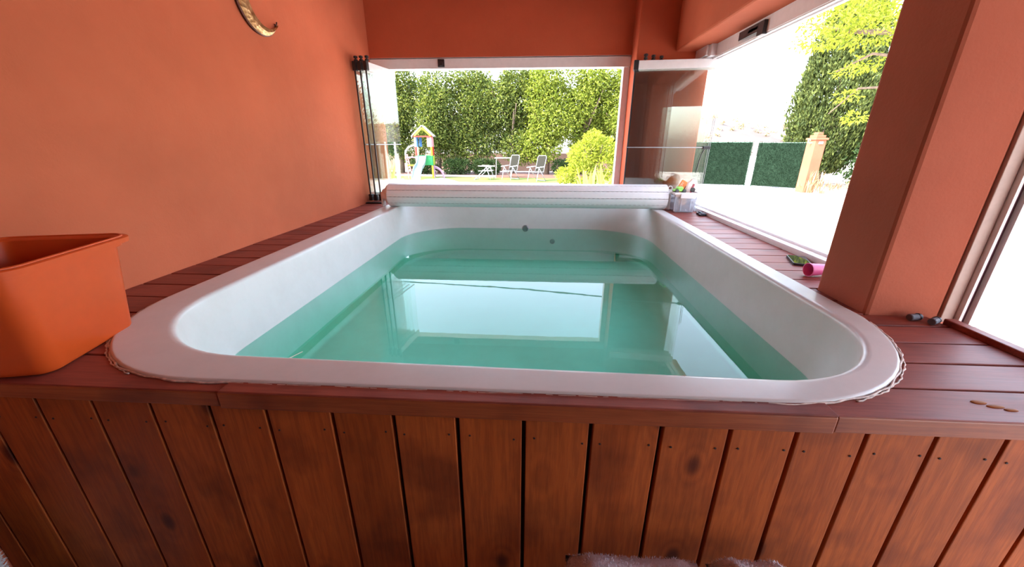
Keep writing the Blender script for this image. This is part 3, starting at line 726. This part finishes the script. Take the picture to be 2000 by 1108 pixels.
b = B(); poly_prism(b, [(-12, 21.8), (-9, 21.8), (-3, 21.0), (6.2, 20.6), (6.4, 25.0), (-12, 25.0)], GZ, GZ + .02); o = new('flower_bed', b, M['soil']); tag(o, 'bare red soil bed under the hedge trees', 'soil bed', kind='structure')
b = B(); tube(b, [(-8.5, 21.9, GZ + .05), (-6, 21.7, GZ + .05), (-4, 21.4, GZ + .05), (-2.2, 21.3, GZ + .05)], .05, 8); o = new('bed_edging', b, plain('pale_stone', (.6, .57, .52), .8)); tag(o, 'pale curved stone edging between lawn and soil bed', 'edging')
b = B(); box(b, -14, 6.3, 26.4, 26.6, GZ, .80); struct('garden_wall', b, plain('pale_pink_render', (.34, .21, .17), .8, var=.1), label='pale pink low garden wall behind the hedge trunks')

MAT_L1 = leaf_mat('hedge_leaves', [(0.031, 0.053, 0.012), (0.062, 0.093, 0.022), (0.112, 0.149, 0.031), (0.211, 0.236, 0.062), (0.050, 0.074, 0.019), (0.161, 0.192, 0.037)], .4, .3)
MAT_L2 = leaf_mat('bright_leaves', [(0.074, 0.112, 0.019), (0.186, 0.236, 0.031), (0.273, 0.310, 0.062), (0.124, 0.174, 0.025)], .45, .3)
MAT_L3 = leaf_mat('yellow_leaves', [(0.236, 0.285, 0.031), (0.310, 0.341, 0.050), (0.174, 0.236, 0.031)], .5)
MAT_CY = leaf_mat('cypress_foliage', [(0.022, 0.034, 0.011), (0.046, 0.065, 0.017), (0.081, 0.099, 0.025), (0.031, 0.046, 0.012)], .15, .7)
MAT_BARK = plain('bark', (.13, .09, .065), .9, var=.3, bump=.8, scale=12)
MAT_DK = leaf_mat('dark_shrub_leaves', [(0.013, 0.028, 0.010), (0.025, 0.050, 0.015), (0.040, 0.070, 0.020)], .25)
def tree(name, x, y, h, rx, ry, mat, label, cat, n, size, base=.8, grp=None, blobs=9, lean=0.0):
    t = thing(name, label, cat, (x, y, GZ), 0, grp)
    b = B(); tube(b, [(0, 0, -.05), (.06, .02, h * .25), (lean * .5, -.03, h * .55), (lean, 0, h * .8)], [.16, .12, .09, .04], 8)
    for i in range(5):
        a = random.uniform(0, 2 * PI); z = h * random.uniform(.2, .45); tube(b, [(.04, 0, z), (rx * .35 * math.cos(a), ry * .35 * math.sin(a), z + h * .15), (rx * .7 * math.cos(a), ry * .7 * math.sin(a), z + h * .32)], [.06, .045, .02], 6)
    new('trunk', b, MAT_BARK, t, smooth=True)
    bl = []
    for i in range(blobs):
        f = (i + .5) / blobs; a = random.uniform(0, 2 * PI); q = math.sin(PI * min(.95, .25 + f * .75)) ** .5
        bl.append((lean * f + .45 * rx * math.cos(a) * q, .45 * ry * math.sin(a) * q, base + (h - base) * (.12 + .76 * f), rx * random.uniform(.5, .75), ry * random.uniform(.5, .75), (h - base) * random.uniform(.14, .22)))
    P, d = blob_points(bl, n)
    leaf_obj('crown', P, size, mat, t, dirs=d * .6 + np.array([0, 0, -.25]), jitter=.7)
    return t
HT = [(-8.3, 24.2, 5.7, 'bushy hedge tree at the far left of the garden row', MAT_L1), (-5.9, 23.8, 5.3, 'hedge tree right behind the climbing tower', MAT_L1), (-3.7, 24.3, 5.8, 'hedge tree between climbing tower and leftmost folding chair', MAT_L1), (-1.5, 24.0, 5.8, 'hedge tree behind the folding table', MAT_L1), (.6, 23.6, 6.0, 'brightest yellow-green hedge tree behind the rightmost folding chair', MAT_L2), (2.7, 23.9, 5.8, 'hedge tree behind the yellow-green shrub', MAT_L2), (4.9, 23.8, 5.8, 'rightmost hedge tree of the garden row beside the pillar', MAT_L2)]
for (x, y, h, lab, mt) in HT: tree('hedge_tree', x, y, h + GZ * 0 + .2, 1.75, 1.3, mt, lab, 'tree', 15000, .17, base=.75, grp='trees of the garden hedge', blobs=11)
for i, (x, lab) in enumerate(((-6.6, 'low dark bush behind the climbing tower'), (-4.6, 'low dark bush right of the climbing tower'), (-2.9, 'low dark bush left of the folding table'), (1.7, 'low dark bush right of the rightmost folding chair'))):
    t = thing('low_bush', lab, 'bush', (x, 22.9, GZ), 0, 'low bushes under the hedge')
    P, d = blob_points([(dx, 0, .45, .42, .36, .42) for dx in (-.42, 0, .42)], 2600); P[:, 2] = np.abs(P[:, 2]); leaf_obj('foliage', P, .11, MAT_DK, t, dirs=d, jitter=.8)
    b = B()
    for dx in (-.4, 0, .4): b = B(); tube(b, [(dx, 0, -.05), (dx * 1.1, 0, .5)], [.03, .015], 6); new('stem', b, MAT_BARK, t)
# yellow-green shrub
t = thing('yellow_shrub', 'bright yellow-green shrub beside the right edge of the far window', 'shrub', (2.35, 16.5, GZ))
P, d = blob_points([(-.1, 0, 1.85, .40, .4, .36), (.35, .1, 1.5, .50, .45, .45), (-.45, 0, 1.25, .6, .5, .5), (.35, 0, .9, .75, .5, .6), (-.5, -.1, .5, .6, .5, .5), (-1.15, -.1, .45, .35, .35, .35)], 4200); leaf_obj('foliage', P, .14, MAT_L3, t, dirs=d, jitter=.7)
b = B()
for i in range(6): a = i * 1.05; tube(b, [(0, 0, -.05), (.2 * math.cos(a), .2 * math.sin(a), .8), (.45 * math.cos(a), .3 * math.sin(a), 1.7)], [.03, .02, .01], 6)
new('stem', b, MAT_BARK, t)
# spiky leaves just outside the far window
M['agave'] = leaf_mat('spiky_leaves', [(.22, .23, .045), (.28, .28, .08), (.18, .20, .03)], .4)
def spiky(x, y, h, n, label, spread=.45):
    t = thing('spiky_plant', label, 'plant', (x, y, GZ), 0, 'spiky plants under the far window')
    for i in range(n):
        a = 2 * PI * i / n + random.uniform(-.3, .3); sp = spread * random.uniform(.3, 1.0); hh = h * random.uniform(.75, 1.02)
        b = B(); prev = None
        for q in np.linspace(0, 1, 9):
            w_ = .065 * math.sin(PI * min(1, .15 + q * .85)) ** .7 + .004
            c = Vector((math.cos(a) * sp * q ** 1.6 * h, math.sin(a) * sp * q ** 1.6 * h, hh * (q - .12 * sp * q * q))); s = Vector((-math.sin(a), math.cos(a), 0)) * w_; m = Vector((math.cos(a), math.sin(a), -.2)) * w_ * .35
            cur = [b.verts.new(c + s), b.verts.new(c + m), b.verts.new(c - s)]
            if prev: b.faces.new((prev[0], prev[1], cur[1], cur[0])); b.faces.new((prev[1], prev[2], cur[2], cur[1]))
            prev = cur
        new('leaf_blade', b, M['agave'], t, smooth=True)
    b = B(); lathe(b, [(.10, -.02), (.08, .10), (.03, .2)], (0, 0, 0), 10); new('root_crown', b, MAT_BARK, t)
    return t
spiky(1.12, 8.4, 1.38, 9, 'spiky yellow-green plant under the right half of the far window, left of its pair')
spiky(1.52, 8.8, 1.42, 8, 'spiky yellow-green plant under the right half of the far window, right of its pair')
spiky(-3.15, 8.0, 1.42, 11, 'spiky yellow-green plant seen through the left glass panels')
spiky(-3.65, 8.6, 1.35, 9, 'spiky yellow-green plant behind another, seen through left glass panels')

# folding garden chairs
M['tubew'] = plain('pale_chair_tube', (.30, .30, .34), .5, var=.04, spec=.2)
M['mesh'] = plain('dark_mesh_fabric', (.016, .016, .013), .8, var=.3, scale=200, spec=.05)
def make_chair(label):
    t = thing('folding_chair', label, 'chair', (0, 0, GZ), 0, 'high-backed folding garden chairs')
    b = B(); T = Matrix.Translation((0, .18, .44)) @ Matrix.Rotation(math.radians(-16), 4, 'X'); box(b, -.24, .24, -.01, .012, .02, .74, T); new('backrest', b, M['mesh'], t, bevel=.01)
    b = B(); P = [T @ Vector(p) for p in ((-.27, 0, -.02), (-.27, 0, .70), (-.22, 0, .77), (.22, 0, .77), (.27, 0, .70), (.27, 0, -.02))]; tube(b, P, .015, 8); new('back_frame', b, M['tubew'], t, smooth=True)
    b = B(); box(b, -.24, .24, -.30, .18, .43, .445); new('seat', b, M['mesh'], t, bevel=.008)
    b = B(); tube(b, [(-.27, .18, .44), (-.27, -.30, .45), (-.22, -.33, .45), (.22, -.33, .45), (.27, -.30, .45), (.27, .18, .44)], .014, 8); new('seat_frame', b, M['tubew'], t, smooth=True)
    for s in (-1, 1):
        b = B(); tube(b, [(s * .29, -.20, .66), (s * .29, .36, 0)], .016, 8); new('leg', b, M['tubew'], t, smooth=True)
        b = B(); tube(b, [(s * .29, -.16, .66), (s * .29, -.34, 0)], .016, 8); new('leg', b, M['tubew'], t, smooth=True)
        b = B(); box(b, s * .29 - .03, s * .29 + .03, -.34, .22, .655, .69, Matrix.Rotation(.06, 4, 'X')); new('armrest', b, M['white'], t, bevel=.012)
    b = B(); tube(b, [(-.29, .34, .03), (.29, .34, .03)], .016, 8); new('cross_tube', b, M['tubew'], t)
    return t
c0 = make_chair('pale framed folding chair with high dark mesh back, the one beside the blue-grey table'); c0.location = (-1.30, 20.0, GZ); c0.rotation_euler.z = math.radians(-38)
c1 = copy_tree(c0); c1['label'] = 'pale framed folding chair with high dark mesh back, nearest the yellow-green shrub'; c1.location = (.02, 19.2, GZ); c1.rotation_euler.z = math.radians(-42)
c2 = thing('folding_stool', 'pale framed folding seat, leftmost of the garden seats, turned side on with no high back', 'stool', (-2.62, 19.9, GZ), math.radians(78))
for ch in list(c0.children):
    if ch.name.startswith('back'): continue
    q = ch.copy(); COL.objects.link(q); q.parent = c2; q.scale = (1, 1.25, 1)
t = thing('folding_table', 'slim blue-grey garden table behind the middle folding chair', 'table', (-1.75, 21.0, GZ), .1)
b = B(); box(b, -.45, .45, -.35, .35, 1.00, 1.03); new('tabletop', b, plain('blue_grey_top', (.35, .42, .44), .4), t, bevel=.008)
for x in (-.40, .40):
    for y in (-.3, .3): b = B(); tube(b, [(x, y, 0), (x * .9, y * .9, 1.0)], .018, 8); new('leg', b, M['grey'], t)

# climbing tower
pt = thing('climbing_tower', 'colourful climbing tower with pitched roof and pale slide', 'playset', (-5.80, 20.6, GZ), math.radians(8))
PC = {n_: plain('play_' + n_, tuple(q * .5 for q in c_), .5, spec=.12) for n_, c_ in dict(red=(.75, .08, .06), yellow=(.80, .62, .05), green=(.04, .35, .12), blue=(.05, .15, .35), pink=(.85, .35, .38), orange=(.85, .40, .08), mauve=(.52, .30, .48), white=(.50, .48, .49), lime=(.55, .70, .10), cream=(.75, .70, .45)).items()}
def seg(p0, p1, r, col, name='post'):
    b = B(); cyl(b, p0, p1, r, seg=10); return new(name, b, PC[col], pt, smooth=False)
for (x, y, cols) in ((-.42, -.38, ('orange', 'mauve', 'red', 'white')), (.42, -.38, ('yellow', 'green', 'yellow', 'pink')), (-.42, .38, ('red', 'green', 'cream', 'blue')), (.42, .38, ('mauve', 'lime', 'red', 'pink'))):
    zs = (0, .68, 1.18, 1.62, 2.12)
    for q in range(4): seg((x, y, zs[q]), (x, y, zs[q + 1]), .055 if q < 3 else .06, cols[q])
b = B(); box(b, -.47, .47, -.43, .43, 1.13, 1.18); new('platform', b, PC['green'], pt, bevel=.01)
b = B(); box(b, .02, .40, -.42, -.38, .70, 1.13); new('front_panel', b, PC['green'], pt, bevel=.02)
b = B(); box(b, .45, .50, -.30, .30, .70, 1.16); new('side_panel', b, PC['lime'], pt, bevel=.02)
b = B(); box(b, .45, .49, -.30, .30, 1.20, 1.62); new('rail_panel', b, PC['red'], pt, bevel=.02)
b = B(); box(b, -.32, -.16, .34, .38, 1.62, 2.1); new('back_panel', b, PC['blue'], pt, bevel=.02)
b = B(); box(b, .20, .50, -.36, -.33, 1.62, 2.1); new('corner_panel', b, PC['pink'], pt, bevel=.02)
b = B(); box(b, -.50, .50, -.46, -.40, 2.10, 2.17); new('crossbeam', b, PC['red'], pt, bevel=.01)
for s in (-1, 1):
    T = Matrix.Translation((0, 0, 2.66)) @ Matrix.Rotation(s * math.radians(42), 4, 'Y')
    b = B(); box(b, (0 if s > 0 else -.80), (.80 if s > 0 else 0), -.52, .52, -.02, .035, T); new('roof_panel', b, PC['white'], pt, bevel=.012)
    b = B(); box(b, (.08 if s > 0 else -.66), (.66 if s > 0 else -.08), -.50, -.44, -.12, -.03, T); new('gable_trim', b, PC['lime'] if s < 0 else PC['yellow'], pt, bevel=.008)
# slide
b = B(); prev = None
for q in np.linspace(0, 1, 18):
    y = -.42 - 1.35 * q; z = 1.16 - 1.08 * (q + .10 * math.sin(2 * PI * q)) + .0; z = max(z, .07); x = -.10 - .22 * q
    sec = [(-.23, .14), (-.20, .14), (-.19, .02), (.19, .02), (.20, .14), (.23, .14), (.23, -.02), (-.23, -.02)]
    cur = [b.verts.new((x + a, y, z + h)) for a, h in sec]
    if prev:
        for j in range(8): b.faces.new((prev[j], prev[(j + 1) % 8], cur[(j + 1) % 8], cur[j]))
    else: b.faces.new(cur)
    prev = cur
b.faces.new(prev[::-1]); new('slide', b, plain('pale_blue_slide', (.19, .25, .26), .4, spec=.15), pt)
def arc(c, r0, a0, a1, rr, col, name, yy): 
    b = B(); tube(b, [(c[0] + r0[0] * math.cos(a), yy, c[1] + r0[1] * math.sin(a)) for a in np.linspace(a0, a1, 14)], rr, 8); new(name, b, PC[col], pt, smooth=True)
arc((-.42, 1.25), (.60, .45), PI / 2, PI, .045, 'white', 'ladder_arch', -.30)
seg((-1.02, -.30, 1.25), (-.92, -.30, 0), .04, 'pink', 'ladder_rail'); seg((-1.02, .20, 1.25), (-.80, .20, 0), .04, 'pink', 'ladder_rail')
seg((-1.00, -.30, 1.10), (-.42, -.30, 1.10), .035, 'mauve', 'rung'); seg((-.98, -.30, .70), (-.42, -.30, .70), .04, 'yellow', 'rung')
arc((.42, 0.0), (.62, .64), 0, PI / 2, .035, 'mauve', 'side_arch', -.30); arc((.42, 0.0), (.50, .52), 0, PI / 2, .03, 'mauve', 'side_arch', .25)
for ch in pt.children: ch.scale = (.93, .93, .965)
b = B(); ellipsoid(b, (0, 0, 0), (1.10, .8, .42), 28, 14); 
for v in b.verts: v.co.z = max(v.co.z, 0) * (1 + .04 * math.sin(v.co.x * 9))
bmesh.ops.remove_doubles(b, verts=b.verts, dist=.002)
o = new('garden_mound', b, plain('white_gravel', (.82, .80, .78), .8, var=.1), smooth=True, loc=(-3.95, 15.6, GZ)); tag(o, 'low rounded white mound on the ground before the pale slide', 'mound')

# ------------------------------------------------------------------ right-hand side: gate, cypress, hill
M['artgrass'] = leaf_mat('green_screening', [(.006, .016, .009), (.012, .028, .015), (.009, .022, .012)], .15, .7)
def gate(p0, p1, z1, label, worn=False):
    a, c = Vector(p0 + (0,)), Vector(p1 + (0,)); Lg = (c - a).length; ang = math.atan2(c.y - a.y, c.x - a.x)
    t = thing('screened_gate', label, 'gate', (a.x, a.y, GZ), ang); z0 = .05; z1 -= GZ
    b = B(); box(b, 0, Lg, -.02, .02, z0, z1); new('screen', b, plain('screen_backing', (.010, .022, .013), .9, spec=.05), t)
    b = B(); 
    for x in (0.02, Lg - .02): tube(b, [(x, .0, 0), (x, 0, z1 + .02)], .022, 8)
    for z in (z0 + .02, z1): tube(b, [(0, 0, z), (Lg, 0, z)], .02, 8)
    new('gate_frame', b, plain('green_frame', (.05, .12, .08), .5), t)
    n = int(3800 * Lg); P = np.stack([RNG.uniform(0, Lg, n), np.full(n, -.02), RNG.uniform(z0, z1 + .03, n)], 1)
    if worn: P = P[~((P[:, 0] > Lg * .82) & (RNG.random(n) < .65))]
    leaf_obj('screening_grass', P, .06, M['artgrass'], t, dirs=np.tile([0, -1., .3], (len(P), 1)), jitter=.6, aspect=.2)['kind'] = 'stuff'
    return t
gate((6.3, 18.15), (9.00, 17.55), 1.47, 'dark green screened gate leaf, the left one behind the glass panels')
gate((9.20, 17.45), (10.75, 16.2), 1.46, 'dark green screened gate leaf, the right one next to the salmon pillar', True)
b = B(); tube(b, [(9.10, 17.42, GZ), (9.10, 17.42, 1.50)], .055, 10); o = new('gate_post', b, M['white']); tag(o, 'thin white post between the two dark green gate leaves', 'post')
gp = thing('gate_pillar', 'salmon plastered gate pillar with stepped cap and small plaque', 'pillar', (10.15, 15.45, GZ), .10)
b = B(); box(b, -.20, .20, -.20, .20, 0, 1.86); new('shaft', b, M['gatepillar'], gp, bevel=.01)
b = B(); box(b, -.24, .24, -.24, .24, 1.86, 1.93); box(b, -.17, .17, -.17, .17, 1.93, 2.02); box(b, -.10, .10, -.10, .10, 2.02, 2.12); new('stepped_cap', b, M['gatepillar'], gp, bevel=.01)
b = B(); box(b, -.08, .08, -.225, -.20, 1.72, 1.80); new('plaque', b, plain('ceramic', (.75, .68, .50), .3), gp, bevel=.008)
b = B(); box(b, -.045, .045, -.230, -.225, 1.745, 1.775); new('plaque_face', b, plain('brown_face', (.40, .28, .18), .5), gp)
b = B(); tube(b, [(-.20, -.05, 1.76), (-.30, -.05, 1.76), (-.36, -.05, 1.80), (-.36, -.05, 1.87), (-.31, -.05, 1.88), (-.29, -.05, 1.84)], .014, 6); new('scroll', b, M['white'], gp)
# dry grass
M['straw'] = leaf_mat('dry_straw', [(.22, .14, .08), (.30, .20, .12), (.16, .10, .06)], .3)
for (x, y, n, h, lab) in ((10.05, 14.85, 60, .75, 'tuft of tall dry grass before the salmon gate pillar'), (11.3, 15.6, 90, .40, 'tuft of dry grass right of the salmon gate pillar base'), (12.4, 15.9, 110, .45, 'tuft of dry grass under the cypress')):
    P = np.stack([RNG.normal(0, .18, n), RNG.normal(0, .10, n), np.zeros(n)], 1); V = leaf_verts(P, h, aspect=.05, dirs=np.tile([0, 0, 1.], (n, 1)), jitter=.22)
    o = quads_mesh('dry_grass', V.tolist(), np.arange(4 * n).reshape(-1, 4).tolist(), M['straw']); o.location = (x, y, GZ); tag(o, lab, 'grass', kind='stuff')
b = B(); box(b, -.10, .10, -.07, .07, 0, .10); o = new('loose_brick', b, plain('brick_red', (.5, .2, .13), .8), loc=(10.62, 15.1, GZ), bevel=.01); tag(o, 'loose red brick at the foot of the salmon gate pillar', 'brick')
# cypress
cy_ = thing('cypress_tree', 'tall dense column of a cypress behind the salmon gate pillar', 'cypress', (12.30, 18.2, GZ))
H = 6.9; n = 5600
zz = RNG.uniform(.02, 1, n) ** .95; rad_ = np.interp(zz * H, [0, .8, 2.0, 3.0, 4.2, 5.2, 6.1, 6.7, 6.9], [.55, 1.1, 1.42, 1.40, 1.22, 1.02, .72, .35, .05])
an = RNG.uniform(0, 2 * PI, n); lump = 1 + .10 * np.sin(an * 5 + zz * 7) + .08 * np.sin(an * 11 - zz * 16); r = rad_ * lump * RNG.uniform(.72, 1.02, n)
P = np.stack([r * np.cos(an), r * np.sin(an), .25 + zz * H], 1)
PP = np.repeat(P, 6, 0) + RNG.normal(0, .05, (n * 6, 3)) + np.tile(np.array([[0, 0, q * .07] for q in range(6)]), (n, 1))
dd_ = np.repeat(np.stack([np.cos(an) * .35, np.sin(an) * .35, np.ones(n)], 1), 6, 0)
leaf_obj('foliage', PP, .20, MAT_CY, cy_, dirs=dd_, jitter=.28, aspect=.32)
b = B(); tube(b, [(0, 0, -.05), (0, 0, 2.5), (0, 0, 6.5)], [.20, .15, .04], 10); new('trunk', b, MAT_BARK, cy_)
# overhanging bright tree: trunk hidden by the column, crown reaching into view
ot = thing('feathery_tree', 'bright yellow-green feathery tree overhanging the terrace at top right', 'tree', (9.1, 8.6, GZ))
b = B(); tube(b, [(0, 0, -.05), (-.2, 0, 1.8), (-.7, .3, 3.4), (-1.3, .5, 4.4)], [.18, .14, .10, .06], 10)
tube(b, [(-.7, .3, 3.4), (-1.8, .6, 3.8), (-2.8, .9, 3.9), (-3.5, 1.1, 4.1)], [.08, .06, .035, .015], 8); tube(b, [(-.4, .1, 2.6), (-1.3, .5, 3.3), (-2.2, .9, 3.5), (-2.7, 1.1, 3.2)], [.06, .045, .025, .012], 8)
tube(b, [(-.3, .1, 2.4), (-1.1, .8, 2.9), (-2.0, 1.3, 2.9), (-2.3, 1.6, 2.4)], [.05, .035, .02, .01], 8)
new('trunk', b, MAT_BARK, ot, smooth=True)
P, d = blob_points([(-3.1, .8, 4.15, .75, .6, .30), (-2.5, .7, 3.9, .6, .5, .32), (-1.5, .5, 4.4, 1.2, .9, .7), (-3.0, 1.0, 4.7, 1.0, .8, .5), (-3.3, 1.0, 3.75, .42, .4, .16), (-.6, .2, 3.9, 1.0, .9, .8)], 8500)
P2, d2 = blob_points([(-2.5, 1.0, 3.2, .22, .3, .10), (-2.2, 1.3, 2.75, .2, .3, .10), (-2.0, 1.2, 3.4, .3, .3, .2), (-1.9, 1.3, 2.3, .2, .3, .12)], 420); P = np.vstack([P, P2]); d = np.vstack([d, d2])
leaf_obj('foliage', P, .10, MAT_L3, ot, dirs=d + np.array([0, 0, -.4]), jitter=.8, aspect=.35)
for (x, y, h, rx, mt, lab, n) in ((15.3, 17.9, 4.6, 1.5, MAT_L1, 'loose dark tree right of the cypress', 3200), (13.6, 16.3, 1.9, 1.25, MAT_DK, 'round dark bush at the right foot of the cypress', 2400)):
    tree('bush_tree', x, y, h, rx, rx, mt, lab, 'tree', n, .16, base=.2, blobs=7)
ty = thing('ride_on_toy', 'small blue and white ride-on toy on the terrace beside the column', 'toy', (11.55, 14.45, GZ), .5)
b = B(); ellipsoid(b, (0, 0, .28), (.32, .16, .14), 16, 10); new('toy_body', b, plain('toy_white', (.8, .78, .85), .4), ty, smooth=True)
b = B(); ellipsoid(b, (-.18, 0, .16), (.16, .13, .12), 12, 8); new('toy_nose', b, plain('toy_blue', (.05, .08, .30), .4), ty, smooth=True)
for x in (-.2, .22):
    for y in (-.13, .13): b = B(); lathe(b, [(.06, -.03), (.09, -.025), (.09, .025), (.06, .03)], (x, y, .09), 14, 'y'); new('wheel', b, M['black'], ty)
# hills
def hill(name, x0, x1, y0, y1, hf, label):
    nx, ny = 90, 26; V = []; F = []
    for i in range(nx + 1):
        for j in range(ny + 1):
            x = x0 + (x1 - x0) * i / nx; q = j / ny; y = y0 + (y1 - y0) * q
            V.append((x, y, GZ - .1 + hf(x) * math.sin(min(1, q * 1.25) * PI / 2) + .5 * math.sin(x * .45 + y * .3) * q + .35 * math.sin(x * 1.3 - y * .7) * q))
    for i in range(nx):
        for j in range(ny): a = i * (ny + 1) + j; F.append((a, a + ny + 1, a + ny + 2, a + 1))
    o = quads_mesh(name, V, F, M['hill']); o['kind'] = 'structure'; o['label'] = label
    for p in o.data.polygons: p.use_smooth = True
    return o
hill('trim_hillside', 14, 150, 58, 95, lambda x: 6.2 + 1.2 * math.sin(x * .09) + .8 * math.sin(x * .23 + 1) + max(0, (x - 60) * .05), 'pale dry hillside beyond the gate')
P = np.stack([RNG.uniform(20, 120, 260), RNG.uniform(62, 90, 260), np.zeros(260)], 1); V = []; 
PP = []
for x, y, _ in P:
    q = (y - 58) / 37; z = GZ + (6.2 + 1.2 * math.sin(x * .09) + .8 * math.sin(x * .23 + 1) + max(0, (x - 60) * .05)) * math.sin(min(1, q * 1.25) * PI / 2)
    s = random.uniform(.3, .9); PP.append(np.array([x, y, z]) + RNG.normal(0, s * .4, (26, 3)))
PP = np.vstack(PP); o = leaf_obj('hill_scrub', PP, .45, leaf_mat('scrub', [(.30, .22, .14), (.22, .18, .10), (.40, .30, .2)], .2)); tag(o, 'dry brown scrub scattered over the hillside', 'scrub', kind='stuff')
# overhead cable seen mirrored in the water
b = B(); tube(b, [(-12, 12, 4.50), (-8, 12, 4.41), (-4.4, 12, 4.44), (-.74, 12, 4.59), (2.36, 12, 4.83), (6.1, 12, 5.12), (14, 12, 5.9)], .020, 6); o = new('overhead_cable', b, M['black']); tag(o, 'thin overhead cable above the garden, mirrored in the water', 'cable')
